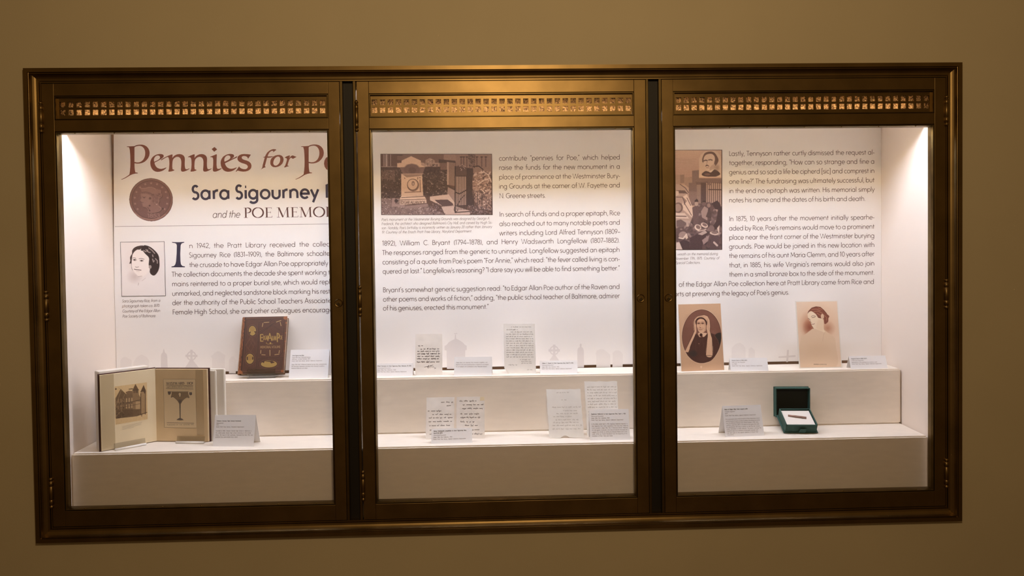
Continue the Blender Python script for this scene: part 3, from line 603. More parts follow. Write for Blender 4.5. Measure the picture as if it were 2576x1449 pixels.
O_ = [(1812,285),(1814,258),(1826,232),(1846,211),(1872,197),(1900,190),(1928,190),(1952,200),(1967,218),(1973,243),(1968,270),(1954,296),(1932,317),(1905,331),(1875,337),(1848,335),(1827,322),(1815,304)]
O_I = [(1848,290),(1852,262),(1864,236),(1882,217),(1903,208),(1921,212),(1931,228),(1932,252),(1925,278),(1910,301),(1890,316),(1870,318),(1855,309)]
R_ = [(1985,220),(2010,206),(2040,195),(2049,200),(2041,226),(2060,205),(2078,195),(2095,200),(2112,208),(2126,210),(2123,216),(2104,226),(2085,237),(2072,230),(2062,222),(2050,232),(2038,252),(2027,285),(2019,317),(2036,320),(2034,325),(2008,332),(1985,341),(1979,336),(1992,315),(2003,285),(2012,255),(2013,238),(2004,227),(1988,224)]
fl = Flat()
def sh(p, dx, dy=0): return [(x+dx, y+dy) for x, y in p]
for out, ins in ((P_OUT, [P_IN]), (E_OUT, [E_IN]), (N1, []), (N2, []), (I_, []), ([(1143,94),(1175,124),(1140,152),(1109,120)], []), (sh(E_OUT, 844, -1), [sh(E_IN, 844, -1)]),
                 ([(1264,281),(1345,240),(1419,202),(1410,222),(1340,255),(1268,290)], []), (S_, []), (F_, []), (O_, [O_I]), (R_, []), (sh(P_OUT, 2090, -2), [sh(P_IN, 2090, -2)]),
                 ([(2457,295),(2462,258),(2478,228),(2502,208),(2532,198),(2560,202),(2590,222),(2606,256),(2610,292),(2600,330),(2578,360),(2548,378),(2515,378),(2485,362),(2465,332)], [[(2497,280),(2505,245),(2525,224),(2548,228),(2565,255),(2572,300),(2563,335),(2542,352),(2520,345),(2503,318)]]),
                 (sh(E_OUT, 2262, -6), [sh(E_IN, 2262, -6)])):
    fl.poly([z(q) for q in out], [[z(q) for q in h] for h in ins])
fl.build('heading_lettering', MT['brown_ink'], panel, bdput)
fl = Flat(); x0, zz = bd(481.8, 501.3); x1, _ = bd(804, 501.3)
xe = fl.text('Sara Sigourney', x0, zz, 33*PXM, x1-x0, .175, extra='', track=.06); x2, _ = bd(819.5, 500); fl.text('Rice', x2, zz, 33*PXM, 4.2*16*PXM, .175, track=.06)
zi = Zm(270, 570, 4.391)
fl.poly([zi(q) for q in [(715,170),(740,172),(800,172),(850,169),(850,177),(832,182),(818,190),(810,210),(806,300),(808,380),(813,415),(828,434),(858,441),(858,450),(708,450),(708,442),(738,434),(752,415),(760,380),(766,300),(768,210),(762,190),(748,183),(716,178)]])
fl.build('subheading_lettering', MT['navy_ink'], panel, bdput)
fl = Flat(); x0, zz = bd(534, 548); x1, _ = bd(603.6, 548); fl.text('and the', x0, zz, 17.5*PXM, x1-x0, .085, .2); fl.build('small_heading_lettering', MT['ink'], panel, bdput)
fl = Flat(); x0, zz = bd(612.3, 548); x1, _ = bd(686, 548); fl.serif_text('POE', x0, zz, 25*PXM, x1-x0)
x0, _ = bd(694, 548); x1, _ = bd(819, 548); xe = fl.serif_text('MEMO', x0, zz, 25*PXM, x1-x0); fl.serif_text('RIAL', xe, zz, 25*PXM, 66*PXM)
fl.build('serif_heading_lettering', MT['maroon_ink'], panel, bdput)
fl = Flat(); a, b = bd(287.8, 569.8), bd(880, 569.8-6.8); zr = (a[1]+b[1])/2; fl.ribbon([(a[0]+.002, zr), (b[0], zr)], .0014); fl.build('rule_line', MT['ink'], panel, bdput)

# ---- gravestone silhouettes along the foot of the panel
def silh(m, *polys, z):
    fl = Flat()
    for q in polys:
        if isinstance(q, tuple): fl.poly([z(a) for a in q[0]], [[z(a) for a in h] for h in q[1]])
        else: fl.poly([z(a) for a in q])
    fl.build('gravestone_silhouette', m, panel, bdput)
def celtic(cx, cy, ro, ri, hx, ht, vt, y0, y1, base, z):
    c = lambda r: [(cx+r*math.cos(t*math.pi/12), cy+r*math.sin(t*math.pi/12)) for t in range(24)]
    k = ht/2; n = vt/2
    cross = [(cx-n, y0), (cx+n, y0), (cx+n*.8, cy-k), (cx+hx, cy-k*1.3), (cx+hx, cy+k*1.3), (cx+n*.8, cy+k), (cx+n*1.1, y1), (cx-n*1.1, y1), (cx-n*.8, cy+k), (cx-hx, cy+k*1.3), (cx-hx, cy-k*1.3), (cx-n*.8, cy-k)]
    silh(MT['stone2'], (c(ro), [c(ri)]), cross, base, z=z)
z7 = Zm(290, 850, 4.684)
celtic(898, 212, 57, 42, 71, 22, 30, 140, 280, [(880,262),(916,262),(985,352),(822,352)], z7)
silh(MT['stone2'], [(538,360),(538,210),(545,185),(560,172),(563,152),(572,125),(581,152),(585,172),(605,190),(612,215),(618,360)], z=z7)
for q in ([(60,380),(60,262),(90,230),(120,222),(150,240),(195,260),(190,380)], [(205,380),(215,290),(250,230),(310,195),(370,225),(400,265),(390,380)],
          [(1140,420),(1140,235),(1120,215),(1150,200),(1170,175),(1215,155),(1260,180),(1300,210),(1290,240),(1290,420)], [(1340,420),(1340,260),(1370,220),(1400,215),(1420,260),(1420,420)]): silh(MT['stone1'], q, z=z7)
z8 = Zm(940, 800, 8.05)
silh(MT['stone2'], [(1484,1030),(1478,660),(1435,650),(1435,565),(1480,545),(1520,490),(1590,450),(1640,425),(1648,330),(1664,330),(1672,420),(1730,445),(1800,490),(1850,545),(1885,560),(1885,645),(1855,655),(1850,1030)], [(1625,308),(1695,304),(1695,318),(1625,322)], z=z8)
z9 = Zm(1240, 790, 7.156)
celtic(1103, 655, 85, 62, 103, 36, 48, 550, 742, [(1082,740),(1124,740),(1192,834),(1016,834)], z9)
silh(MT['stone2'], [(1518,962),(1520,650),(1535,610),(1565,592),(1560,552),(1580,525),(1600,552),(1592,592),(1615,605),(1635,650),(1640,960)], z=z9)
for q in ([(1860,958),(1862,750),(1845,720),(1870,660),(1930,632),(1990,635),(2040,670),(2110,730),(2115,956)], [(2150,956),(2160,740),(2150,700),(2200,660),(2250,650),(2310,680),(2340,720),(2335,953)]): silh(MT['stone1'], q, z=z9)
z10 = Zm(1680, 650, 3.813)
for q in ([(610,1002),(612,860),(650,820),(690,808),(720,825),(745,860),(745,1002)], [(770,1000),(775,870),(800,850),(835,880),(835,1000)]): silh(MT['stone1'], q, z=z10)
silh(MT['stone2'], [(1143,878),(1162,879),(1158,932),(1224,928),(1225,944),(1158,950),(1152,995),(1134,995),(1138,952),(1062,955),(1061,940),(1139,934)], z=z10)

# ---- pictures printed on the panel
def pic_put(z): 
    def f(x, y, off):
        q = z((x, y)); return (q[0], YB-off, q[1])
    return f
# copper coin
zc = Zm(310, 430, 10.35); p = Pic((150, 172), (1306, 172), (150, 1328), 150, (122, 86, 75))
p.ell(728, 750, 572, 572, (70, 44, 38)); p.ell(728, 750, 556, 556, (128, 90, 78)); p.ell(728, 745, 508, 500, (92, 62, 55)); p.ell(728, 748, 492, 484, (118, 82, 73))
p.ell(600, 620, 400, 380, (126, 90, 80), .6, soft=.8)
bust = [(448,458),(520,458),(590,452),(650,432),(720,428),(800,448),(850,480),(890,472),(925,492),(965,488),(995,520),(990,575),(1015,620),(1000,680),(945,720),(950,790),(925,850),(940,905),(985,955),(992,1010),(940,1060),(850,1085),(740,1100),(640,1080),(650,1020),(600,960),(545,945),(505,925),(500,880),(480,850),(492,820),(440,775),(448,745),(472,700),(455,650),(452,600),(478,560),(470,510)]
p.blob(sh(bust, 12, 14), (80, 54, 48), .9, 1); p.blob(bust, (138, 100, 89)); p.blob([(480,600),(620,590),(720,640),(740,740),(690,860),(600,920),(520,910),(500,830),(450,770),(480,700)], (148, 110, 98), .8, 2)
hairc = [(478,545),(600,530),(720,560),(800,620),(900,560),(990,600),(990,690),(900,760),(900,840),(820,880),(760,800),(770,720),(720,650),(620,600),(500,590)]; p.blob(hairc, (126, 90, 80), .8, 1)
p.specks(hairc, 90, [(96, 66, 58), (152, 114, 102), (110, 78, 69)], 34, .6)
p.line([(480,560),(600,548),(720,590),(790,640)], 12, (100, 70, 62), .8); p.line([(500,672),(540,690),(580,678)], 13, (92, 62, 55), .8); p.ell(545, 700, 22, 12, (88, 60, 53), .8); p.line([(490,822),(530,826)], 11, (96, 66, 59), .8); p.line([(640,950),(680,1010),(690,1040)], 16, (92, 62, 55), .8); p.blob([(690,680),(725,690),(730,730),(690,745),(670,715)], (88, 60, 53), .8, 1)
for q in (((690,905),22), ((690,1035),20), ((1035,985),26)): p.ell(*q[0], q[1], q[1]*.9, (76, 50, 45), .9)
p.line([(455,455),(590,448),(660,428),(730,424),(800,445),(850,475)], 9, (172, 132, 118)); p.line([(930,930),(985,960),(985,1010)], 12, (168, 128, 114)); p.ell(870, 870, 18, 13, (186, 148, 136))
for i in range(13):
    t = math.radians(-215+i*250/12); p.ell(728+430*math.cos(t), 748+430*math.sin(t), 26, 24, (152, 114, 102))
p.text('1853', 630, 1212, 100, 330, (150, 112, 100), .16); p.line([(300,1100),(480,1230),(728,1272),(950,1235),(1100,1130)], 26, (160, 118, 105)); p.grain(3)
o = p.build('coin_print', MT['print'], panel, pic_put(zc), gain=(.88, .98, 1.12)); cc = zc((728, 750)); ce = zc((1298, 750)); disc_cut(o, cc[0], cc[1], ce[0]-cc[0])
# portrait of a woman with parted dark hair
zp = Zm(295, 600, 9.66); p = Pic((100, 88), (1148, 84), (112, 1392), 150, (220, 213, 211))
p.ell(560, 560, 420, 460, (214, 201, 196), .8, soft=.6); p.ell(420, 930, 210, 190, (190, 175, 171), .75, soft=.9); p.ell(930, 600, 190, 320, (205, 190, 186), .6, soft=.9)
p.blob([(375,330),(480,262),(600,262),(700,380),(770,480),(765,640),(775,760),(700,880),(560,935),(450,860),(385,760),(350,600),(355,430)], (226, 216, 211), .9, 1)
p.blob([(365,290),(420,220),(520,180),(632,175),(560,265),(490,270),(425,315),(378,380),(365,440),(348,600),(352,700),(378,778),(350,725),(335,610),(295,615),(318,540),(310,470),(332,415),(360,370)], (58, 43, 42))
p.blob([(635,175),(720,172),(830,222),(950,330),(1010,430),(1026,560),(1026,680),(990,800),(915,892),(845,888),(792,822),(795,720),(765,640),(775,520),(760,450),(680,370),(620,300),(572,282)], (42, 30, 31))
for q in ([(700,270),(760,330),(800,340)], [(640,290),(700,320)], [(770,230),(850,290),(910,360)], [(860,400),(870,440)], [(860,500),(880,570),(900,540)], [(930,490),(975,540),(975,600)], [(740,280),(730,310)]): p.line(q, 26, (168, 154, 150), .8)
p.ell(800, 690, 34, 44, (150, 136, 132)); p.line([(372,478),(405,468),(455,478)], 11, (84, 70, 68)); p.line([(530,492),(590,484),(655,504)], 11, (84, 70, 68))
for ex, ey in ((425, 522), (595, 542)): p.ell(ex, ey, 52, 32, (176, 162, 158), .9, soft=.6); p.line([(ex-42, ey-4), (ex-8, ey-16), (ex+40, ey-2)], 11, (72, 58, 56)); p.ell(ex-2, ey-1, 18, 17, (50, 38, 38)); p.line([(ex-36, ey+12), (ex+30, ey+14)], 6, (160, 146, 142))
p.line([(440,690),(475,700),(520,690)], 12, (120, 104, 100)); p.line([(415,745),(470,758),(520,762),(580,770)], 15, (66, 50, 50)); p.line([(470,800),(540,800)], 12, (196, 182, 178)); p.line([(510,925),(600,915)], 12, (170, 156, 152)); p.line([(600,1030),(690,960)], 10, (190, 176, 172)); p.line([(520,1080),(510,1135)], 14, (180, 166, 162))
p.build('portrait_print', MT['print'], panel, pic_put(zp), gain=1.2)
fl = Flat(); q = [zp(a) for a in ((94, 84), (1145, 80), (1158, 1398), (112, 1400))]; xs_ = [min(q[0][0], q[3][0]), max(q[1][0], q[2][0])]; zs_ = [(q[2][1]+q[3][1])/2, (q[0][1]+q[1][1])/2]
fl.ribbon([(xs_[0], zs_[0]), (xs_[1], zs_[0]), (xs_[1], zs_[1]), (xs_[0], zs_[1]), (xs_[0], zs_[0])], .0016); fl.build('portrait_border', MT['black_ink'], panel, lambda x, z_, o_: (x, YB-.0006-o_, z_))
# monument photograph
zm = Zm(950, 380, 8.732); p = Pic((62, 62), (2512, 62), (78, 1405), 330, (88, 62, 54))
p.poly([(60,60),(430,60),(430,345),(60,350)], (92, 66, 58))
for x, w in ((140, 14), (190, 28), (222, 8), (285, 10)): p.line([(x, 60), (x, 330)], w, (186, 158, 142))
p.line([(60,345),(440,345)], 14, (165, 135, 120)); p.poly([(430,70),(760,70),(760,200),(430,200)], (116, 86, 74)); p.line([(430,90),(540,90)], 18, (60, 40, 38))
p.poly([(760,62),(1720,62),(1720,420),(760,420)], (112, 82, 69)); p.poly([(1040,345),(1050,200),(1150,150),(1250,200),(1250,255),(1360,260),(1360,345)], (152, 118, 101)); p.poly([(1200,290),(1320,290),(1320,335),(1200,335)], (80, 56, 50))
p.specks([(1040,345),(1050,180),(1250,180),(1360,345)], 30, [(195, 162, 142), (100, 74, 66)], 22)
p.poly([(1720,62),(2515,62),(2515,480),(1720,480)], (132, 100, 86)); p.poly([(1450,62),(1720,62),(1720,240),(1530,240),(1450,180)], (140, 106, 90))
for x in (1835, 1890, 1960, 2180, 2285, 2375): p.line([(x, 130), (x, 340)], 26, (96, 70, 62)); p.line([(x-20, 130), (x+20, 130)], 18, (55, 36, 34))
p.specks([(2000,62),(2140,62),(2140,360),(2000,360)], 120, [(58, 40, 38), (110, 84, 74), (75, 54, 50)], 26)
p.poly([(60,350),(1380,345),(1380,412),(60,412)], (72, 50, 46)); hedge = [(60,412),(1530,412),(1530,960),(1160,1000),(60,1040)]; p.poly(hedge, (70, 50, 45))
p.poly([(60,420),(380,420),(380,640),(60,600)], (102, 76, 66)); p.specks(hedge, 900, [(52, 36, 34), (104, 80, 70), (58, 40, 38), (150, 124, 108), (80, 58, 52)], 24, .75)
p.poly([(1340,180),(1710,215),(1710,262),(1340,262)], (74, 52, 47)); p.poly([(1528,240),(1700,262),(1700,770),(1545,740)], (126, 96, 82)); p.poly([(1525,240),(1560,245),(1560,740),(1525,740)], (166, 132, 114)); p.poly([(1545,760),(1690,850),(1690,1160),(1530,960)], (150, 118, 104)); p.poly([(1540,745),(1700,830),(1700,870),(1540,790)], (76, 54, 50))
p.poly([(1150,1000),(1560,950),(1690,1130),(1690,1200),(1400,1200),(1150,1080)], (198, 162, 140)); p.poly([(1250,1070),(1540,1068),(1650,1150),(1665,1195),(1420,1205),(1300,1120)], (84, 60, 57))
gr = [(60,1040),(480,1040),(480,1190),(1090,1190),(1500,1405),(60,1405)]; p.poly(gr, (124, 97, 89)); p.poly([(1400,1222),(1690,1200),(2080,1330),(2010,1405),(1480,1405)], (192, 158, 140))
p.specks(gr, 520, [(162, 134, 124), (84, 62, 58), (110, 86, 82), (200, 172, 158)], 22, .75); p.specks([(1080,1170),(1320,1150),(1490,1400),(1100,1400)], 160, [(140, 112, 104), (72, 52, 52), (96, 74, 72)], 26)
p.poly([(1710,540),(1950,560),(1950,1200),(1710,1200)], (166, 132, 115)); p.poly([(1720,330),(2100,380),(2100,560),(1720,560)], (84, 60, 54)); p.poly([(1955,380),(2095,380),(2110,1190),(1960,1220)], (62, 43, 41))
for i in range(8): p.line([(1708+i*34, 540), (1710+i*34, 1290)], 13, (52, 33, 32))
for q, w in (([(1705,340),(1705,1350)], 24), ([(1705,1350),(2060,1325)], 20), ([(1705,1205),(1990,1190)], 12), ([(1720,910),(1800,940),(1960,850)], 22), ([(1740,1210),(1830,1050),(1920,960)], 14), ([(1770,330),(1850,310),(1930,380)], 16), ([(2100,340),(2220,330),(2310,400),(2330,460)], 20), ([(1690,1230),(1680,1300),(1710,1340),(1760,1310),(1740,1265)], 12)): p.line(q, w, (50, 32, 32))
for q in ([(1790,330),(1860,300),(1930,350)], [(1820,380),(1850,410),(1830,430)], [(1880,340),(1920,390)]): p.line(q, 12, (170, 136, 120))
fol = [(2100,480),(2300,420),(2490,470),(2515,800),(2515,1300),(2230,1270),(2100,1050),(2080,700)]; p.poly(fol, (138, 104, 90)); p.specks(fol, 420, [(204, 168, 148), (70, 48, 45), (168, 132, 114), (92, 66, 60)], 34, .8)
for q in ([(2230,480),(2330,460),(2430,520),(2460,600)], [(2200,740),(2330,640),(2470,600)], [(2460,600),(2500,680)], [(2300,860),(2350,920)]): p.line(q, 20, (204, 170, 150))
for x in (2110, 2195, 2290): p.line([(x, 900), (x, 1280)], 14, (60, 40, 38))
p.specks([(1990,1190),(2515,1250),(2515,1405),(2050,1405)], 220, [(96, 72, 70), (150, 122, 112), (60, 42, 42)], 26)
lt = (214, 171, 141)
p.poly([(955,250),(1030,262),(1050,350),(950,340)], (170, 134, 114)); p.poly([(480,352),(1045,352),(990,500),(560,500)], (120, 90, 79)); p.poly([(428,265),(523,260),(527,210),(735,113),(950,210),(955,312),(1050,352),(432,357)], lt)
p.ell(752, 452, 182, 172, (116, 86, 76)); p.poly([(480,357),(1000,357),(985,505),(560,505)], (120, 90, 80)); p.ell(752, 430, 176, 150, (112, 83, 74)); p.ell(760, 425, 85, 72, (94, 68, 62), .7); p.line([(590,350),(640,300),(750,278),(860,300),(920,350)], 12, (160, 124, 106))
p.poly([(520,505),(975,505),(1002,985),(518,990)], (204, 164, 137)); p.poly([(540,505),(970,508),(968,545),(640,580)], (142, 110, 94)); p.line([(520,505),(985,500)], 16, (176, 138, 117))
p.ell(778, 748, 132, 138, (122, 90, 78)); p.ell(770, 735, 122, 126, (100, 72, 63)); p.ell(770, 735, 108, 112, (200, 160, 134)); p.ell(780, 712, 34, 52, (120, 90, 80)); p.ell(780, 720, 18, 30, (176, 142, 126))
for q in ([(930,630),(940,895)], [(600,908),(950,893)], [(880,580),(880,620)], [(590,590),(600,605)], [(915,585),(945,590)]): p.line(q, 18, (118, 84, 72))
p.poly([(518,990),(1020,985),(1066,1050),(480,1062)], (216, 178, 151)); p.poly([(480,1062),(1068,1050),(1076,1140),(470,1188)], (206, 170, 145)); p.line([(525,1022),(1020,998)], 14, (84, 58, 52)); p.line([(490,1076),(1062,1056)], 13, (104, 76, 68)); p.line([(478,1062),(480,1185)], 12, (120, 92, 82))
p.text('EDGAR ALLAN POE', 500, 1160, 62, 545, (104, 76, 68), .17); p.poly([(320,1040),(380,1030),(390,1160),(600,1190),(600,1220),(310,1220)], (150, 120, 110)); p.ell(410, 1095, 40, 40, (62, 44, 42)); p.line([(640,1235),(1080,1185)], 60, (140, 111, 103)); p.grain(5)
p.line([(62,66),(2512,66)], 14, (48, 32, 30)); p.line([(2508,62),(2512,1405)], 14, (48, 32, 30)); p.line([(78,1402),(2512,1402)], 10, (60, 42, 40)); p.line([(66,62),(80,1405)], 14, (48, 32, 30))
p.build('photograph_print', MT['print'], panel, pic_put(zm), gain=(.98, 1.10, 1.28))
# unveiling scene with an inset portrait
zq = Zm(1690, 365, 5.269); p = Pic((-130, 66), (668, 62), (-130, 1392), 190, (180, 142, 118))
for i in range(14): p.poly([(-130,60+i*32),(668,60+i*32),(668,92+i*32),(-130,92+i*32)], (200-i*3, 160-i*3, 132-i*2))
for q in ([(60,180),(200,190),(320,185)], [(60,235),(260,240)], [(100,200),(300,215)]): p.line(q, 14, (172, 134, 112), .5)
p.poly([(-130,400),(160,392),(165,520),(-130,530)], (156, 121, 102)); p.poly([(110,395),(165,392),(165,500),(110,505)], (132, 101, 86)); p.poly([(165,430),(270,420),(270,600),(165,520)], (150, 116, 99)); p.poly([(270,340),(362,330),(362,440),(668,440),(668,800),(225,800),(225,500),(270,500)], (118, 90, 80))
p.poly([(225,610),(330,620),(330,770),(225,760)], (128, 98, 87)); p.poly([(330,520),(386,520),(386,770),(330,770)], (138, 108, 95)); p.poly([(320,490),(480,485),(480,520),(320,525)], (104, 78, 70)); p.poly([(386,500),(455,500),(455,770),(386,770)], (84, 61, 57)); p.poly([(455,500),(668,510),(668,790),(455,770)], (166, 132, 114))
for x in range(470, 668, 27): p.line([(x, 500), (x, 780)], 7, (74, 50, 46))
p.line([(490,590),(668,592)], 14, (80, 56, 51)); p.poly([(455,520),(485,495),(530,520),(510,535)], (120, 92, 82))
p.poly([(360,432),(362,180),(385,125),(430,85),(490,68),(560,72),(615,100),(648,150),(655,200),(655,430)], (206, 169, 141)); p.blob([(405,225),(402,190),(412,150),(440,105),(500,86),(560,98),(600,150),(618,200),(600,250),(562,285),(555,250),(572,190),(556,140),(520,115),(455,130),(428,170),(420,225)], (96, 67, 56))
p.blob([(422,180),(452,130),(520,118),(565,150),(562,235),(545,300),(510,332),(465,332),(442,300),(428,240)], (214, 178, 151)); p.blob([(500,300),(562,250),(570,300),(520,350)], (190, 154, 130))
for q in ([(428,208),(448,200),(468,205)], [(488,198),(512,192),(534,200)]): p.line(q, 14, (78, 54, 46))
p.line([(470,215),(462,250)], 8, (165, 130, 110)); p.blob([(443,285),(455,262),(475,262),(498,285),(470,276)], (78, 52, 45)); p.line([(455,300),(488,300)], 8, (150, 112, 96)); p.blob([(395,388),(440,346),(480,350),(515,362),(572,322),(642,380),(600,412),(550,420),(440,415)], (72, 48, 43)); p.blob([(495,348),(560,318),(520,362)], (220, 188, 162)); p.ell(470, 388, 40, 16, (110, 80, 70)); p.ell(600, 300, 50, 60, (150, 118, 100), .7, soft=.8)
mono = [(-130,505),(110,520),(190,560),(230,640),(215,655),(260,790),(290,1090),(-130,1090)]; p.poly(mono, (170, 136, 118)); p.poly([(-130,600),(170,600),(215,650),(180,640),(-130,640)], (96, 70, 62)); p.poly([(40,600),(90,610),(95,660),(40,680)], (196, 162, 140)); p.poly([(118,832),(160,730),(150,680),(200,650),(235,740),(270,810),(280,975),(190,890)], (208, 172, 148)); p.poly([(150,690),(200,740),(160,800)], (140, 108, 94))
for q in ([(160,760),(220,860),(260,930)], [(200,700),(250,800)], [(60,690),(140,690),(170,760)], [(110,520),(180,570),(220,630)]): p.line(q, 9, (92, 66, 60))
p.ell(85, 830, 62, 70, (108, 80, 70)); p.ell(80, 830, 44, 52, (150, 118, 102)); p.poly([(-130,900),(170,900),(230,975),(-130,965)], (206, 172, 150)); p.line([(-130,938),(190,945)], 12, (90, 64, 58)); p.poly([(-130,975),(230,1000),(290,1085),(-130,1085)], (176, 144, 128)); p.poly([(60,1000),(120,985),(190,1030),(190,1085),(60,1085)], (104, 80, 74))
crowd = [(225,1080),(300,880),(360,780),(480,760),(620,780),(668,820),(668,1392),(-130,1392),(-130,1100)]; p.poly(crowd, (90, 66, 62)); p.specks(crowd, 330, [(60, 42, 42), (130, 102, 94), (76, 54, 52), (168, 138, 124), (104, 80, 75)], 40, .6)
p.poly([(270,830),(330,790),(362,820),(350,1040),(290,1050)], (98, 72, 68)); p.ell(325, 780, 24, 28, (170, 138, 120)); p.poly([(300,740),(330,708),(350,735),(352,752),(302,752)], (62, 42, 40)); p.poly([(385,880),(430,810),(480,840),(470,1000),(400,960)], (150, 120, 108)); p.ell(430, 775, 26, 30, (110, 82, 74)); p.poly([(400,755),(430,730),(460,760)], (60, 42, 40)); p.ell(490, 800, 24, 28, (140, 108, 95)); p.poly([(450,950),(480,870),(530,880),(520,980)], (78, 56, 52))
p.poly([(525,775),(602,733),(640,778),(642,815),(668,835),(668,1060),(560,1125),(545,1080),(590,1000),(612,860),(575,850)], (64, 43, 41)); p.poly([(575,850),(612,855),(600,890)], (160, 128, 112)); p.ell(525, 1110, 40, 45, (120, 92, 84))
for cx, cy, rx, ry, rt in ((345, 1092, 46, 38, 35), (432, 1062, 48, 30, 25), (560, 1170, 58, 20, 8), (400, 1125, 60, 14, -12)): p.ell(cx, cy, rx, ry, (214, 182, 160), rot=rt); p.ell(cx+3, cy-5, rx*.7, ry*.62, (120, 92, 84), rot=rt)
p.ell(145, 1195, 55, 50, (150, 120, 108), rot=-20); p.line([(95,1230),(150,1240),(195,1180)], 16, (214, 182, 160)); p.poly([(170,1200),(205,1190),(215,1230),(190,1250)], (204, 170, 148)); p.poly([(90,1290),(160,1255),(235,1280),(240,1392),(90,1392)], (66, 45, 44)); p.poly([(240,1230),(330,1180),(490,1165),(420,1250),(400,1392),(240,1392)], (70, 48, 47)); p.poly([(345,1180),(440,1130),(470,1160),(400,1195)], (176, 146, 132)); p.poly([(60,1290),(100,1285),(145,1392),(55,1392)], (204, 172, 152)); p.poly([(400,1260),(500,1190),(480,1270),(420,1320)], (150, 120, 110)); p.poly([(520,1200),(620,1200),(640,1392),(500,1392)], (84, 61, 60)); p.line([(560,1290),(600,1330)], 26, (190, 160, 144)); p.poly([(600,1100),(632,1060),(628,1200)], (200, 168, 148)); p.grain(4)
p.line([(664,60),(664,1392)], 11, (56, 38, 36)); p.line([(-130,66),(668,66)], 10, (70, 48, 45)); p.line([(-130,1388),(668,1388)], 9, (60, 42, 40))
p.build('engraving_print', MT['print'], panel, pic_put(zq), gain=(.95, 1.04, 1.16))

# ================================================================== things on the risers
def sheet_put(lean):
    sn, cs = math.sin(lean), math.cos(lean)
    return lambda s_, t_, off: (s_, t_*sn-off*cs, t_*cs+off*sn)
def affine(TL, TR, BL):
    o = np.array(TL, float); A = np.linalg.inv(np.array([np.array(TR, float)-o, np.array(BL, float)-o]).T)
    return lambda q: tuple(A@(np.array(q, float)-o))
def slab(name, outline, put, t0, t1, m, parent):
    """flat outline (s,t) laid on a leaning plane, from offset t0 (front) to -t1 (behind)"""
    bm = bmesh.new(); a = [bm.verts.new(put(x, y, t0)) for x, y in outline]; b = [bm.verts.new(put(x, y, -t1)) for x, y in outline]; n = len(a)
    bm.faces.new(a); bm.faces.new(b[::-1])
    for i in range(n): bm.faces.new((a[i], b[i], b[(i+1) % n], a[(i+1) % n]))
    bmesh.ops.recalc_face_normals(bm, faces=bm.faces); bmesh.ops.triangulate(bm, faces=[f for f in bm.faces if len(f.verts) > 4])
    return add(name, bm_mesh(bm, name), m, parent, True)

# ---- label cards (folded tents)
EPF = 'Enoch Pratt Free Library, Special Collections Department'; MSD = ['Manuscript Document', 'Edgar Allan Poe Collection, MS24', EPF]
def label_card(x, y, zz, yaw, lean, w, h, label, rows, back=.34):
    """rows: (text, bold, fraction from the top, width fraction or None)"""
    r = empty('label_card', (x, y, zz), math.radians(yaw)); tag(r, label, 'label', 'white label cards standing on the risers')
    L = math.radians(lean); put = sheet_put(L); T = .0006
    slab('front_leaf', [(-w/2, 0), (w/2, 0), (w/2, h), (-w/2, h)], put, 0, T, MT['card'], r)
    ty, tz = h*math.sin(L), h*math.cos(L); foot = ty+h*back
    bm = bmesh.new(); q = [(-w/2, ty, tz), (w/2, ty, tz), (w/2, foot, 0), (-w/2, foot, 0)]
    a = [bm.verts.new(p) for p in q]; b = [bm.verts.new((p[0], p[1]+T, p[2])) for p in q]; bm.faces.new(a); bm.faces.new(b[::-1])
    for i in range(4): bm.faces.new((a[i], b[i], b[(i+1) % 4], a[(i+1) % 4]))
    bmesh.ops.recalc_face_normals(bm, faces=bm.faces); add('back_leaf', bm_mesh(bm, 'back_leaf'), MT['card'], r, True)
    fb, fr = Flat(), Flat()
    for t, bold, fy, wf in rows:
        c = .0042; (fb if bold else fr).text(t, -w/2+.052*w, h*(1-fy)-c*.5, c, wf*w if wf else None, .15 if bold else .10, kx=.86)
    fb.build('printed_title', MT['black_ink'], r, put, True); fr.build('printed_text', MT['ink_grey'], r, put, True)
    return r
label_card(-.815, .340, ZS2, -1, 20, .163, .122, 'white label card overlapping the lower right corner of the brown book',
    [('Sara Sigourney Rice', 1, .20, .30), ('Edgar Allan Poe, A Memorial Volume', 0, .265, .47), ('Baltimore: Turnbull Brothers, 1877', 0, .325, .46), (EPF, 0, .39, .78),
     ('Edgar Allan Poe: A Memorial Volume, by Sara Rice, commemorates', 0, .515, .90), ('the monument dedication and letters from Tennyson, Longfellow,', 0, .58, .85), ('Stephane Mallarm\u00e9, and others.', 0, .645, .42)])
label_card(-1.072, .160, ZS1, -5, 14, .165, .122, 'white label card beside the open yearbook on the lower riser',
    [('Western Female High School Yearbook', 1, .19, .60), ('Westward Ho', 0, .26, .17), ('1915', 0, .32, .06), ('Enoch Pratt Free Library, Maryland Department', 0, .38, .68), ('Founded in 1844, Western Female High School in Baltimore is', 0, .505, .87),
     ('the oldest public all-girls high school remaining in the United', 0, .57, .86), ('States. This issue of their yearbook, Westward Ho, from 1915, was', 0, .635, .91), ('published four years before Rice\u2019s death.', 0, .70, .55)])
label_card(-.461, .356, ZS2, -3, 18, .160, .054, 'white label card half hidden by the left mullion on the upper riser', [('Alfred Tennyson to Sara Sigourney Rice, February 18, 1876', 1, .20, .90)]+[(t, 0, .36+.145*i, (.36, .50, .78)[i]) for i, t in enumerate(MSD)])
label_card(-.128, .337, ZS2, -4, 15, .159, .078, 'white label card with three lines of text between the two upper letters',
    [('These letters are responses from Tennyson, Longfellow, and', 0, .30, .83), ('Bryant (L to R) were received by Rice in response to her request', 0, .41, .86), ('for an epitaph and contribution to her \u201cMemorial Volume.\u201d', 0, .52, .82)])
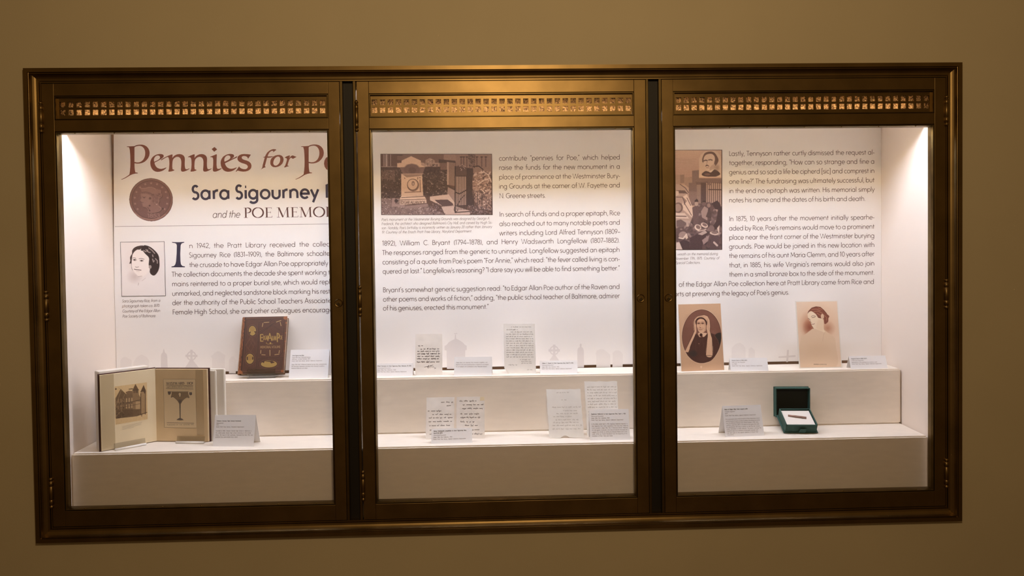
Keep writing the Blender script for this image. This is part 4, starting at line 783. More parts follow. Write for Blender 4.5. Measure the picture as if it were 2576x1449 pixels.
label_card(.235, .350, ZS2, -2.6, 20, .159, .055, 'white label card right of the tall handwritten letter on the upper riser', [('William C. Bryant to Sara Sigourney Rice, April 19, 1876', 1, .20, .84)]+[(t, 0, .35+.14*i, (.31, .46, .79)[i]) for i, t in enumerate(MSD)])
label_card(-.211, .140, ZS1, 1.6, 22, .161, .058, 'white label card standing in front of the pair of small letters', [('Henry Wadsworth Longfellow to Sara Sigourney Rice,', 1, .15, .81), ('April 20, 1875', 1, .29, .22)]+[(t, 0, .43+.135*i, (.31, .46, .79)[i]) for i, t in enumerate(MSD)])
label_card(.416, .138, ZS1, -1.7, 19, .159, .121, 'white label card hiding the lower part of the torn edged letter',
    [('Stephane Mallarm\u00e9 to Sara Sigourney Rice, April 4, 1876', 1, .15, .87)]+[(t, 0, .22+.063*i, (.31, .46, .80)[i]) for i, t in enumerate(MSD)]
    +[(t, 0, .475+.064*i, w_) for i, (t, w_) in enumerate([('In this letter, dated April 4, 1876, Stephane Mallarm\u00e9 responds to', .90), ('Sara Sigourney Rice\u2019s letter requesting a few lines from Mallarm\u00e9', .91), ('to be included in Edgar Allan Poe: A Memorial Volume. Mallarm\u00e9', .90), ('not only agrees to provide a few lines of verse for the book, but', .89), ('suggests she include an etching by Edouard Manet and a few', .88), ('words written by Charles Baudelaire from the beginning of his', .88), ('translation of Poe\u2019s Tales and Novels.', .52)])], .14)
label_card(1.040, .324, ZS2, -4, 22, .158, .0565, 'white label card between the two portrait photographs', [('Maria Clemm (1790\u20131871)', 1, .19, .41), ('Carte de visite (facsimile)', 0, .33, .35), ('ca. 1860', 0, .46, .13), (EPF, 0, .60, .80)])
label_card(1.553, .323, ZS2, 0, 22, .159, .0565, 'white label card at the right end of the upper riser', [('Virginia Clemm (1822\u20131847)', 1, .20, .43), ('Watercolor (facsimile)', 0, .34, .33), ('Reproduction of the painting by an unknown artist', 0, .48, .69), (EPF, 0, .61, .80)])
label_card(.960, .152, ZS1, 4, 16, .161, .1225, 'white label card left of the green box on the lower riser',
    [('Piece of Edgar Allan Poe\u2019s original coffin', 1, .115, .60), ('Wooden fragment', 0, .185, .26), ('1849', 0, .25, .07), (EPF, 0, .315, .79)]
    +[(t, 0, .43+.0625*i, w_) for i, (t, w_) in enumerate([('Poe was buried in one of the cemeteries of the Westminster church', .88), ('and his remains, though not without question, According to an article', .88), ('from the Baltimore Evening News, dated October 1, 1875, when', .84), ('workmen raised the coffin in the place of the grave, the coffin', .85), ('lid, decomposed, fell away in pieces, so that the relic hunters', .86), ('made themselves a small collection. This piece is among the', .89), ('fragments kept as a memento of the poet\u2019s re-burial, and', .80), ('was later given to the special collections of Enoch Pratt', .80), ('Free Library.', .17)])])

# ---- handwritten letters
def smooth(pts, k=3):
    p = np.array(pts, float); out = []
    for i in range(len(p)-1):
        p0, p1, p2, p3 = p[max(i-1, 0)], p[i], p[i+1], p[min(i+2, len(p)-1)]
        for j in range(k):
            t = j/k; out.append(.5*((2*p1)+(-p0+p2)*t+(2*p0-5*p1+4*p2-p3)*t*t+(-p0+3*p1-3*p2+p3)*t**3))
    out.append(p[-1]); return [tuple(q) for q in out]
def scrawl(fl, rng, x0, x1, y, h, w, drift=.0):
    x = x0
    while x < x1-h*.6:
        L = min(rng.uniform(.7, 3.6)*h, x1-x); pts = [(x, y+h*.1)]; e = x+L
        while x < e:
            r = rng.random(); step = h*rng.uniform(.22, .42)
            top = h*(.5 if r > .24 else 1.15) if r > .12 else h*.45; bot = h*(-.55) if rng.random() < .10 else 0
            pts += [(x+step*.5+top*.22, y+top*rng.uniform(.8, 1.1)), (x+step, y+bot+h*.05*rng.random())]; x += step
        fl.ribbon(smooth(pts, 2), w); x += h*rng.uniform(.5, 1.3); y += drift*h
def ragged(w, h, rng, amp, shear=0.0, n=16, top_wave=0.0):
    pts = []
    for i in range(n): pts.append((-w/2+w*i/n, rng.uniform(0, amp)))
    for i in range(n): pts.append((w/2-rng.uniform(0, amp), h*i/n))
    for i in range(n): pts.append((w/2-w*i/n, h-rng.uniform(0, amp)-top_wave*abs(i/n-.5)))
    for i in range(n): pts.append((-w/2+rng.uniform(0, amp), h-h*i/n))
    pts[0] = (-w/2+amp, 0)
    return [(x+shear*y, y) for x, y in pts]
def letter(x, y, zz, yaw, lean, w, h, label, m, ink, pw, hh, rows, amp=.0012, shear=0.0, seed=1, fold=None, notch=None, group='old handwritten letters standing on the risers', extra=None):
    r = empty('handwritten_letter', (x, y, zz), math.radians(yaw)); tag(r, label, 'letter', group)
    rng = random.Random(seed); put = sheet_put(math.radians(lean)); ol = ragged(w, h, rng, amp, shear)
    if notch: ol = [p for p in ol if not (notch[0] < p[0]/w+.5 < notch[1] and p[1] < h*.2)]; k = [i for i, p in enumerate(ol) if p[0]/w+.5 <= notch[0] and p[1] < h*.05][-1]; ol[k+1:k+1] = [((notch[0]-.5)*w+.002, .004), ((notch[0]-.5)*w+.014, .011), ((notch[1]-.5)*w-.014, .010), ((notch[1]-.5)*w-.003, .003)]
    if fold: ol = [p for p in ol if not (p[0] < -w/2+fold and p[1] < fold)]; ol.insert(0, (-w/2+fold, 0)); ol.append((-w/2+.001, fold))
    slab('sheet', ol, put, 0, .0004, m, r)
    if fold: slab('folded_corner', [(-w/2+fold*.95, .001), (-w/2+.002, fold*.95), (-w/2+fold*.75, fold*.62)], put, .0012, -.0008, MT['paper'], r)
    fl = Flat(); fp = Flat()
    for a, b, t in rows: scrawl(fl, rng, -w/2+a*w+shear*h*(1-t), -w/2+b*w+shear*h*(1-t), h*(1-t), hh, pw)
    fl.build('handwriting', ink, r, put, True)
    if extra: extra(r, put, w, h)
    return r
def ten_sign(r, put, w, h):
    fl = Flat(); q = lambda a, b: (-w/2+a*w, h*(1-b))
    fl.ribbon(smooth([q(.34, .805), q(.45, .79), q(.66, .755)], 3), .0014); fl.ribbon(smooth([q(.44, .82), q(.50, .76), q(.47, .83), q(.53, .80)], 3), .0011)
    fl.ribbon(smooth([q(.55, .83), q(.58, .77), q(.62, .81), q(.66, .79), q(.70, .82), q(.76, .83), q(.70, .85)], 3), .0009); fl.ribbon([q(.60, .485), q(.655, .483)], .0035); fl.build('signature', MT['ink_pen'], r, put, True)
letter(-.315, .364, ZS2, -3.2, 8, .116, .174, 'cream letter with bold dark script and large signature on the upper riser', MT['paper'], MT['ink_pen'], .0008, .0052,
    [(.10, .30, .295), (.20, .87, .375), (.08, .95, .432), (.08, .90, .490), (.08, .88, .555), (.07, .92, .612), (.06, .88, .688)], seed=3, amp=.0008, extra=ten_sign)
letter(.072, .367, ZS2, -7.4, 5, .136, .211, 'tall grey letter densely covered with fine script on the upper riser', MT['paper_white'], MT['ink_mid'], .00034, .0040,
    [(.25, .88, .075), (.10, .45, .13)]+[((.22 if i == 0 else .08), .93, .175+i*.0455) for i in range(12)]+[(.50, .82, .73), (.54, .86, .765), (.55, .88, .80), (.13, .40, .835), (.72, .88, .93)], amp=.0016, shear=-.02, seed=8, fold=.020)
PAIR = 'old handwritten letters standing on the risers'
def tape(r, put, w, h): slab('tape_stain', [(w/2-.019, h-.017), (w/2-.001, h-.016), (w/2-.001, h-.001), (w/2-.018, h-.001)], put, .0003, 0, MT['worn'] if False else MT['page'], r)
letter(-.263, .209, ZS1, -.6, 14, .115, .167, 'left of the two small letters behind a label card', MT['paper'], MT['ink_mid'], .0007, .0058,
    [(.52, .97, .135), (.72, .86, .215), (.06, .56, .34), (.22, .94, .425), (.10, .92, .505), (.10, .90, .595), (.12, .92, .69), (.14, .9, .79), (.14, .9, .89)], amp=.0014, shear=.018, seed=21)
letter(-.139, .207, ZS1, -3.1, 12, .115, .167, 'right of the two small letters with a brown stain in its top corner', MT['paper'], MT['ink_mid'], .0007, .0058,
    [(.10, .70, .115), (.22, .94, .205), (.20, .92, .295), (.14, .85, .425), (.14, .88, .51), (.14, .70, .61), (.30, .75, .70), (.5, .88, .80), (.52, .95, .90)], amp=.0012, shear=.002, seed=33, extra=tape)
letter(.248, .182, ZS1, -2.4, 16, .141, .196, 'pale torn letter with faint writing and a notched lower edge', MT['paper_white'], MT['ink_faint'], .0005, .0045,
    [(.3, .65, .08), (.42, .6, .23), (.14, .95, .38), (.45, .9, .45), (.25, .85, .51), (.15, .7, .57), (.22, .9, .635), (.14, .9, .69), (.12, .95, .75), (.1, .9, .82)], amp=.0022, shear=-.048, seed=44, notch=(.33, .60))
letter(.401, .213, ZS1, -2.0, 14, .137, .219, 'taller pale letter with a torn right edge behind a label card', MT['paper_white'], MT['ink_faint'], .0005, .0046,
    [(.08, .95, .115+i*.0535) for i in range(8)]+[(.08, .9, .57+i*.055) for i in range(7)], amp=.0030, shear=-.018, seed=52)

# ---- portrait photographs
def photo(x, y, zz, yaw, lean, w, h, label, p, TL, TR, BL, gain, margin):
    r = empty('portrait_photograph', (x, y, zz), math.radians(yaw)); tag(r, label, 'photograph', 'portrait photographs on the upper riser')
    put = sheet_put(math.radians(lean)); af = affine(TL, TR, BL)
    slab('mount', [(-w/2, 0), (w/2, 0), (w/2, h), (-w/2, h)], put, 0, .003, MT['rim'], r)
    def f(a, b, off):
        s_, t_ = af((a, b)); return put(-w/2+margin+s_*(w-2*margin), margin+(1-t_)*(h-2*margin), off)
    p.build('print', MT['photo'], r, f, True, gain); return r, put, f
TL, TR, BL = (115, 108), (893, 98), (172, 1338); p = Pic(TL, TR, BL, 160, (205, 168, 138))
p.ell(543, 702, 372, 508, (222, 188, 160)); p.ell(543, 702, 362, 496, (70, 40, 34)); p.ell(543, 702, 355, 489, (122, 82, 70)); p.ell(400, 420, 200, 180, (134, 92, 79), .6, soft=.9); p.ell(760, 640, 110, 70, (136, 96, 84), .6, soft=.9)
p.blob([(430,660),(335,870),(262,1000),(330,1100),(450,1172),(560,1192),(700,1160),(800,1055),(868,900),(893,740),(850,690),(780,672),(720,650),(640,655),(585,715),(500,715)], (80, 52, 46)); p.ell(385, 1020, 95, 75, (60, 50, 48), .9, soft=.5); p.ell(560, 1110, 120, 60, (88, 58, 52), .8, soft=.6)
p.blob([(790,690),(840,645),(895,650),(903,740),(893,800),(868,862),(845,790)], (54, 47, 44)); p.line([(775,690),(840,780),(860,860)], 7, (110, 78, 70))
for q in ([(440,760),(430,880),(440,980)], [(520,760),(505,900)], [(560,740),(575,900)]): p.line(q, 5, (106, 74, 66), .7)
p.blob([(395,560),(390,450),(410,385),(450,340),(500,318),(590,308),(650,330),(690,400),(700,520),(692,612),(640,600),(630,480),(620,410),(560,352),(480,370),(444,420),(440,520),(445,600),(408,604)], (216, 176, 146)); p.line([(410,600),(395,500),(405,390),(470,328),(590,305),(655,330),(692,400),(702,520),(694,615)], 7, (80, 48, 42))
p.blob([(425,430),(460,370),(530,348),(600,380),(642,440),(636,505),(614,440),(570,384),(500,378),(458,420),(446,495)], (58, 29, 26)); p.blob([(452,440),(500,384),(570,388),(612,440),(628,520),(618,600),(578,636),(512,634),(474,590),(454,520)], (215, 174, 144)); p.blob([(590,420),(628,520),(618,600),(580,634),(600,540)], (190, 148, 122), .7, 1)
for ex in (488, 560):
    p.ell(ex, 462, 42, 30, (168, 124, 102), .8, soft=.7); p.line([(ex-26, 462), (ex-4, 455), (ex+24, 464)], 9, (78, 46, 40)); p.ell(ex, 466, 12, 8, (84, 52, 46)); p.line([(ex-30, 436), (ex, 430), (ex+28, 440)], 6, (150, 108, 90))
p.line([(522,462),(514,510),(502,535)], 7, (184, 140, 116)); p.blob([(498,540),(538,540),(520,552)], (120, 78, 66)); p.line([(484,569),(505,572),(520,573),(536,572),(558,570)], 8, (122, 76, 66)); p.ell(520, 592, 40, 8, (186, 142, 118), .8); p.line([(500,634),(540,642),(582,634)], 9, (132, 90, 76)); p.line([(476,535),(466,570)], 6, (172, 128, 106)); p.line([(562,535),(578,572)], 6, (172, 128, 106)); p.ell(500, 420, 60, 22, (224, 186, 158), .7, soft=.8)
for q in ([(452,440),(448,520),(470,592)], [(614,440),(632,520),(622,602),(580,637)]): p.line(q, 8, (112, 72, 60))
for q in ([(420,400),(412,500),(425,580)], [(470,345),(530,330),(600,345)], [(655,400),(670,500),(665,590)], [(640,380),(650,470)]): p.line(q, 8, (188, 146, 120), .9)
for q in ([(700,760),(690,1040)], [(670,800),(660,1045)], [(380,720),(300,900)]): p.line(q, 6, (190, 148, 122), .9)
p.blob([(482,640),(495,700),(515,718),(545,690),(580,715),(640,655),(600,640)], (220, 184, 156)); p.ell(530, 678, 28, 30, (66, 38, 34)); p.blob([(408,600),(445,605),(430,660),(335,870),(318,950),(296,992),(235,965),(300,840),(380,680)], (216, 176, 146)); p.blob([(640,585),(692,610),(715,700),(734,760),(742,1062),(618,1056),(640,800),(655,680)], (216, 176, 146))
for q in ([(408,604),(345,740),(240,960)], [(300,992),(345,880),(430,665)], [(650,670),(636,820),(615,1056),(742,1065),(735,750),(700,620)]): p.line(q, 7, (64, 36, 32))
p.ell(490, 838, 8, 8, (180, 140, 120)); p.ell(530, 1265, 18, 26, (222, 190, 162)); p.grain(2.5)
photo(.848, .349, ZS2, 5.2, 7, .190, .285, 'sepia oval portrait photograph of an elderly woman in a pale bonnet', p, TL, TR, BL, 1.1, .0012)
TL, TR, BL = (150, 135), (912, 112), (225, 1355); p = Pic(TL, TR, BL, 160, (224, 200, 178))
p.ell(540, 560, 460, 480, (216, 182, 154), .9, soft=.7); p.ell(385, 560, 190, 270, (178, 122, 96), .9, soft=1.0); p.ell(400, 610, 140, 170, (132, 72, 56), .9, soft=1.0); p.ell(740, 620, 150, 150, (176, 124, 98), .9, soft=1.0)
p.blob([(232,815),(280,765),(330,728),(400,672),(470,628),(560,650),(665,650),(740,700),(820,752),(872,815),(890,960),(880,1345),(230,1345)], (217, 191, 165), 1, 1); p.ell(550, 1000, 300, 230, (212, 184, 156), .8, soft=.8)
p.blob([(365,345),(385,300),(440,243),(520,217),(600,226),(660,275),(705,335),(768,392),(752,432),(745,500),(682,542),(662,455),(640,445),(590,432),(555,420),(530,372),(470,322),(420,304)], (124, 74, 61))
for q in ([(440,270),(530,262),(600,290)], [(480,310),(560,300),(640,340)], [(540,340),(600,380)], [(680,380),(720,420),(715,470)], [(560,240),(640,270)]): p.line(q, 14, (170, 118, 96), .8)
p.line([(365,345),(385,300),(440,243),(520,217),(600,226),(660,275),(720,345)], 9, (92, 48, 40)); p.line([(530,370),(560,420),(610,430)], 10, (84, 44, 38))
p.blob([(366,345),(415,306),(470,326),(532,378),(560,424),(600,436),(640,450),(664,520),(666,640),(690,700),(560,652),(474,625),(432,565),(408,500),(378,445),(364,395)], (228, 208, 183), 1, 1); p.ell(640, 400, 30, 50, (214, 184, 158)); p.blob([(560,470),(640,470),(664,560),(640,660),(560,640),(520,600)], (222, 196, 168), .7, 2)
p.line([(428,410),(450,390),(490,388),(515,398)], 7, (120, 90, 76)); p.line([(445,425),(470,420),(505,408)], 9, (104, 70, 58)); p.line([(372,440),(392,450),(408,466)], 9, (110, 78, 66)); p.line([(408,470),(420,505),(440,520)], 7, (168, 136, 116)); p.line([(438,545),(465,548),(492,538)], 9, (136, 84, 74)); p.line([(470,625),(432,565),(410,500)], 7, (120, 70, 58)); p.line([(664,455),(668,640)], 6, (206, 172, 144)); p.line([(690,690),(660,740),(640,860)], 5, (196, 166, 142)); p.text('VIRGINIA CLEMM POE', 470, 1300, 15, 245, (120, 98, 84), .16)
photo(1.362, .364, ZS2, .2, 8, .186, .289, 'pale sepia portrait photograph of a young woman looking down', p, TL, TR, BL, 1.2, .004)

# ---- brown stamped book on its clear stand
bx, by, bz, bl = -1.016, .362, ZS2+.0205, math.radians(23)
bk = empty('antique_book', (bx, by, bz), math.radians(2.8)); tag(bk, 'worn brown leather book with gold medallions leaning on a clear stand', 'book')
BW, BH, BT = .186, .249, .030; put = sheet_put(bl)
slab('back_cover', [(-BW/2, 0), (BW/2, 0), (BW/2, BH), (-BW/2, BH)], put, -(BT-.003), BT, MT['leather'], bk)
slab('page_block', [(-BW/2+.006, .004), (BW/2-.003, .004), (BW/2-.003, BH-.004), (-BW/2+.006, BH-.004)], put, -.003, BT-.003, MT['pages'], bk)
slab('front_cover', [(-BW/2, 0), (BW/2, 0), (BW/2, BH), (-BW/2, BH)], put, 0, .003, MT['leather'], bk)
bm = bmesh.new(); N = 8; rows = []
for t_ in (0, BH):
    rows.append([bm.verts.new(put(-BW/2-.007*math.sin(math.pi*i/N), t_, -BT*i/N)) for i in range(N+1)])
for i in range(N): bm.faces.new((rows[0][i], rows[0][i+1], rows[1][i+1], rows[1][i]))
bm.faces.new(rows[0]); bm.faces.new(rows[1]); bmesh.ops.recalc_face_normals(bm, faces=bm.faces); add('spine', bm_mesh(bm, 'spine'), MT['worn'], bk, True)
TL, TR, BL = (200, 138), (1045, 133), (105, 1232); p = Pic(TL, TR, BL, 190, (96, 55, 37)); dk, hi, og, gd = (58, 30, 20), (128, 82, 58), (172, 100, 56), (190, 150, 80)
af = affine(TL, TR, BL); inv = lambda a, b: (TL[0]+a*(TR[0]-TL[0])+b*(BL[0]-TL[0]), TL[1]+a*(TR[1]-TL[1])+b*(BL[1]-TL[1]))
p.poly([inv(0, 0), inv(.045, 0), inv(.05, 1), inv(0, 1)], (132, 74, 42)); p.line([inv(.055, .02), inv(.06, .98)], 20, dk)
rng = random.Random(4)
for i in range(60): t_ = rng.random(); p.line([inv(.02+.02*rng.random(), t_), inv(.02+.02*rng.random(), t_+.03)], rng.uniform(4, 15), og if rng.random() < .7 else (70, 36, 22))
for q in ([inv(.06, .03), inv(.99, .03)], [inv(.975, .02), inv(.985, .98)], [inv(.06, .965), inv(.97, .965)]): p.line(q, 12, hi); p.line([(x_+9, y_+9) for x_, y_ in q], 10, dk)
for a, b, r_ in ((.965, .03, 45), (.99, .12, 22), (.99, .30, 16), (.99, .45, 14), (.985, .62, 14), (.97, .97, 30), (.03, .97, 45), (.05, .99, 40)): p.ell(*inv(a, b), r_, r_*.8, og)
for i in range(40): p.line([inv(.985+.01*rng.random(), rng.random()), inv(.985+.012*rng.random(), rng.random()*.05+rng.random()*.9)], 3, og, .15)
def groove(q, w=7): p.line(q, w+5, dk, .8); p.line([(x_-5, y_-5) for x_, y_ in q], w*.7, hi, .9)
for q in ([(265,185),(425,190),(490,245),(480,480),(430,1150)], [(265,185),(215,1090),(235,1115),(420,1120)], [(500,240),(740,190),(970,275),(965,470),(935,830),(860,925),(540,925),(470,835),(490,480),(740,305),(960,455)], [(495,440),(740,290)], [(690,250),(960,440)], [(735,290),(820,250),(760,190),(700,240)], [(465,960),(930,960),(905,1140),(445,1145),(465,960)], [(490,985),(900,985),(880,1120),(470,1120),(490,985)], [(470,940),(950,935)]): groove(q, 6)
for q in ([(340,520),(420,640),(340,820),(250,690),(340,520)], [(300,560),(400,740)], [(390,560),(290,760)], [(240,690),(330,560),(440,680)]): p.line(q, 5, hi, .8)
for cx, cy, rx, ry in ((372, 408, 92, 120), (322, 948, 98, 122), (678, 1053, 175, 92)): p.ell(cx, cy, rx, ry, hi); p.ell(cx, cy, rx-9, ry-9, dk); p.ell(cx, cy, rx-16, ry-16, (84, 46, 30)); p.ell(cx, cy, rx-24, ry-26, gd)
p.ell(372, 372, 48, 50, (176, 134, 68)); p.poly([(300,440),(345,420),(330,470)], (84, 46, 30)); p.poly([(440,420),(400,420),(430,460)], (84, 46, 30)); p.poly([(285,880),(360,880),(355,980),(290,980)], (176, 134, 68)); p.poly([(258,920),(285,900),(285,970),(262,975)], (84, 46, 30)); p.poly([(365,900),(392,930),(385,970),(362,965)], (84, 46, 30)); p.poly([(600,1000),(740,995),(790,1030),(720,1045),(700,1015),(640,1010)], (84, 46, 30)); p.poly([(540,1010),(600,1000),(580,1035)], (84, 46, 30))
for q in ([(595,250),(690,245)], [(575,265),(560,330)], [(830,245),(920,215)], [(905,250),(920,320)], [(530,790),(525,850)], [(545,875),(610,880)], [(790,880),(870,870)], [(880,800),(870,850)], [(700,790),(700,895)]): p.line(q, 12, (206, 166, 112))
p.text('E', 515, 620, 140, 62, gd, .13); p.text('DGAR', 575, 590, 80, 100, gd, .11); p.text('A', 660, 605, 140, 82, gd, .12); p.text('LLAN', 742, 600, 80, 82, gd, .11); p.text('P', 835, 630, 165, 52, gd, .12); p.text('OE', 885, 585, 72, 56, gd, .11)
p.line([(640,640),(630,655),(660,675),(760,670)], 7, gd); p.ell(712, 655, 16, 16, gd); p.text('MEMORIAL VOLUME', 518, 752, 44, 380, (178, 138, 92), .14); p.grain(3)
def cf(a, b, off): s_, t_ = af((a, b)); return put(-BW/2+s_*BW, (1-t_)*BH, off)
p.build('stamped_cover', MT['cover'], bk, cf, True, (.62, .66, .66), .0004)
st = empty('acrylic_book_stand', (bx, by, ZS2), math.radians(2.8)); tag(st, 'clear acrylic stand holding the brown leather book', 'book stand', 'clear acrylic book stands')
sput = lambda a, b, off: (lambda q: (q[0], q[1], q[2]+bz-ZS2))(put(a, b, off)); hw_ = .058
slab('back_plate', [(-hw_, -.0006), (hw_, -.0006), (hw_, .13), (-hw_, .13)], sput, -(BT+.0006), BT+.0036, MT['acrylic'], st)
slab('ledge', [(-hw_, -.0040), (hw_, -.0040), (hw_, -.0008), (-hw_, -.0008)], sput, .0042, BT+.0036, MT['acrylic'], st)
slab('front_lip', [(-hw_, -.0006), (hw_, -.0006), (hw_, .019), (-hw_, .019)], sput, .0042, -.0012, MT['acrylic'], st)
box('foot_plate', (-hw_, hw_, -.006, .085, 0, .003), MT['acrylic'], st, local=True)
box('riser_block', (-hw_, hw_, .002, .006, .003, .0145), MT['acrylic'], st, local=True)

# ---- open yearbook, its cradle and clear ledges
Sx, Sy = -1.411, .262; AL, AR = math.radians(43.6), math.radians(-7.1)
eL = (-math.cos(AL), -math.sin(AL)); nL = (math.sin(AL), -math.cos(AL)); eR = (math.cos(AR), math.sin(AR)); nR = (math.sin(AR), -math.cos(AR))
yb_ = empty('open_yearbook', (Sx, Sy, ZS1)); tag(yb_, 'open yearbook with a school building photograph on the left page', 'book')
def leaf(name, e, n, d0, d1, o0, o1, z0, z1, m, parent=yb_, bevel=0):
    P = [(Sx+e[0]*d+n[0]*o, Sy+e[1]*d+n[1]*o) for d, o in ((d0, o0), (d1, o0), (d1, o1), (d0, o1))]
    return prism(name, P, ZS1+z0, ZS1+z1, m, parent, bevel=bevel)
LW, RW, PH = .207, .218, .297
leaf('cover', eL, nL, -.004, LW+.005, -.0115, -.0075, 0, PH+.004, MT['maroon']); leaf('cover', eR, nR, -.004, RW+.006, -.0145, -.0105, 0, PH+.002, MT['maroon'])
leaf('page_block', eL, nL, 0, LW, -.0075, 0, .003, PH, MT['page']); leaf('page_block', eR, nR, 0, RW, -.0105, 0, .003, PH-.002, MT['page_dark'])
def pageput(e, n, w, TL, TR, BL, left):
    af = affine(TL, TR, BL)
    def f(x, y, off):
        a, b = af((x, y)); d = w*(1-a) if left else w*a; z_ = ZS1+.003+(PH-.004)*(1-b); return (Sx+e[0]*d+n[0]*off, Sy+e[1]*d+n[1]*off, z_)
    return f
fL = pageput(eL, nL, LW, (190, 208), (1050, 108), (222, 1368), True)
TL, TR, BL = (415, 380), (918, 320), (430, 970); p = Pic(TL, TR, BL, 130, (212, 184, 138)); dk1, dk2, md = (112, 90, 66), (80, 62, 46), (142, 116, 86)
p.poly([(415,880),(930,790),(932,890),(430,972)], (206, 178, 134)); p.poly([(428,560),(505,418),(595,505),(600,850),(435,880)], dk1); p.poly([(590,505),(640,452),(690,455),(700,845),(590,852)], (120, 97, 72)); p.poly([(580,470),(640,448),(690,470),(690,500),(600,505)], (126, 100, 74)); p.line([(635,425),(690,420)], 12, dk2)
p.poly([(690,520),(690,440),(735,345),(785,432),(790,520)], md); p.poly([(690,440),(735,345),(785,436)], (110, 86, 62)); p.line([(690,442),(785,438)], 9, dk2); p.poly([(690,520),(790,515),(815,560),(815,835),(700,845)], (140, 114, 84))
for x in (715, 745, 765): p.line([(x, 450), (x, 480)], 13, dk2)
p.poly([(815,490),(865,362),(905,465),(910,820),(820,835)], (160, 132, 98)); p.poly([(812,478),(865,362),(905,460),(885,505),(860,465)], (90, 70, 52)); p.line([(820,500),(822,835)], 12, dk2); p.line([(893,440),(893,830)], 10, (104, 80, 60)); p.poly([(740,620),(810,625),(812,740),(740,745)], (176, 148, 112))
for x in range(470, 700, 42):
    for y in (580, 680): p.line([(x, y-(x-470)*.05), (x, y+45-(x-470)*.05)], 20, (180, 152, 116) if x > 590 else (146, 120, 90))
p.line([(600,640),(810,600)], 9, dk2); p.line([(435,720),(810,660)], 8, dk2, .6); p.poly([(430,760),(600,740),(810,745),(810,840),(435,880)], (96, 76, 56), .7)
p.specks([(430,600),(560,560),(560,860),(430,880)], 110, [(70, 54, 40), (140, 114, 84)], 16, .6)
for q in ([(430,700),(480,540),(520,420)], [(520,880),(530,600),(570,500)], [(440,840),(520,760),(560,800)], [(470,400),(520,430)]): p.line(q, 5, (176, 150, 114), .8)
p.ell(525, 810, 40, 55, (92, 74, 54), .8, soft=.6); p.line([(440,868),(600,862),(760,850),(920,800)], 10, (70, 52, 40), .8); p.ell(432, 418, 12, 12, dk2); p.line([(835,860),(840,820)], 9, dk2); p.grain(6)
p.build('photograph_print', MT['photo'], yb_, fL, gain=1.15)
fl = Flat()
for i, (x0, x1) in enumerate(((530, 840), (530, 830), (530, 830), (530, 715))): fl.ribbon([(x0, -(1005+i*17)+0), (x1, -(1005+i*17)+(x1-x0)*.16)], 2.4)
fl.build('printed_caption', MT['ink_grey'], yb_, lambda x, y, o_: fL(x, -y, o_))
TLr, TRr, BLr = (97, 112), (950, 127), (97, 1315); fR = pageput(eR, nR, RW, TLr, TRr, BLr, False); fRf = lambda x, y, o_: fR(x, -y, o_+.0004)
fl = Flat(); fl.poly([(232, -283), (762, -292), (765, -1105), (232, -1090)]); fl.build('printed_title_plate', MT['print_ground'], yb_, lambda x, y, o_: fR(x, -y, o_))
fl = Flat(); fl.ribbon([(232, -283), (762, -292), (765, -1105), (232, -1090), (232, -283)], 3); fl.serif_text('WESTWARD', 278, -378, 42, 300, .2, .06); fl.serif_text('HO!', 622, -380, 42, 98, .2, .06)
for y in (386, 440, 1010): fl.ribbon([(272, -y), (722, -y-16*(y < 900)-14*(y > 900))], 6)
fl.ribbon([(350,-494),(645,-498)], 6); fl.ribbon(smooth([(372,-499),(364,-545),(352,-590),(383,-581),(414,-600),(446,-630),(472,-664),(488,-700)], 3), 6); fl.ribbon(smooth([(630,-503),(637,-545),(652,-600),(622,-590),(588,-602),(556,-630),(528,-664),(510,-700)], 3), 6)
fl.ribbon(smooth([(475,-528),(486,-515),(500,-512),(514,-518),(521,-535),(516,-562),(500,-592),(482,-562),(475,-528)], 3), 6); fl.poly([(470,-612),(486,-650),(498,-612),(512,-650),(530,-612),(520,-668),(500,-690),(480,-668)])
for xh in range(395, 470, 18): fl.ribbon([(xh, -505), (xh+14, -575)], 2)
for xh in range(540, 630, 18): fl.ribbon([(xh, -508), (xh-12, -580)], 2)
fl.poly([(300,-490),(350,-490),(352,-520),(335,-545),(312,-545),(302,-520)]); fl.poly([(655,-508),(700,-508),(702,-545),(680,-560),(655,-548)]); fl.poly([(488,-700),(508,-700),(503,-938),(488,-938)]); fl.poly([(432,-965),(460,-945),(490,-932),(525,-945),(556,-968),(495,-972)])
fl.text('WESTERN HIGH SCHOOL', 278, -432, 30, 440, .10, .2); fl.text('PUBLISHED BY THE SENIORS 1915', 278, -1056, 20, 440, .10); fl.ribbon([(470,-625),(500,-660),(530,-625)], 7); fl.build('printed_title_page', MT['ink_mid'], yb_, fRf)
fl = Flat(); fl.poly([(372,-499),(500,-503),(630,-503),(637,-545),(652,-600),(622,-590),(588,-602),(556,-630),(528,-664),(510,-700),(488,-700),(472,-664),(446,-630),(414,-600),(383,-581),(352,-590),(364,-545)], [[(475,-528),(486,-515),(500,-512),(514,-518),(521,-535),(516,-562),(500,-592),(482,-562)]]); fl.build('printed_emblem', mat('print_tone', (.30, .22, .14), .7), yb_, lambda x, y, o_: fR(x, -y, o_+.0002))
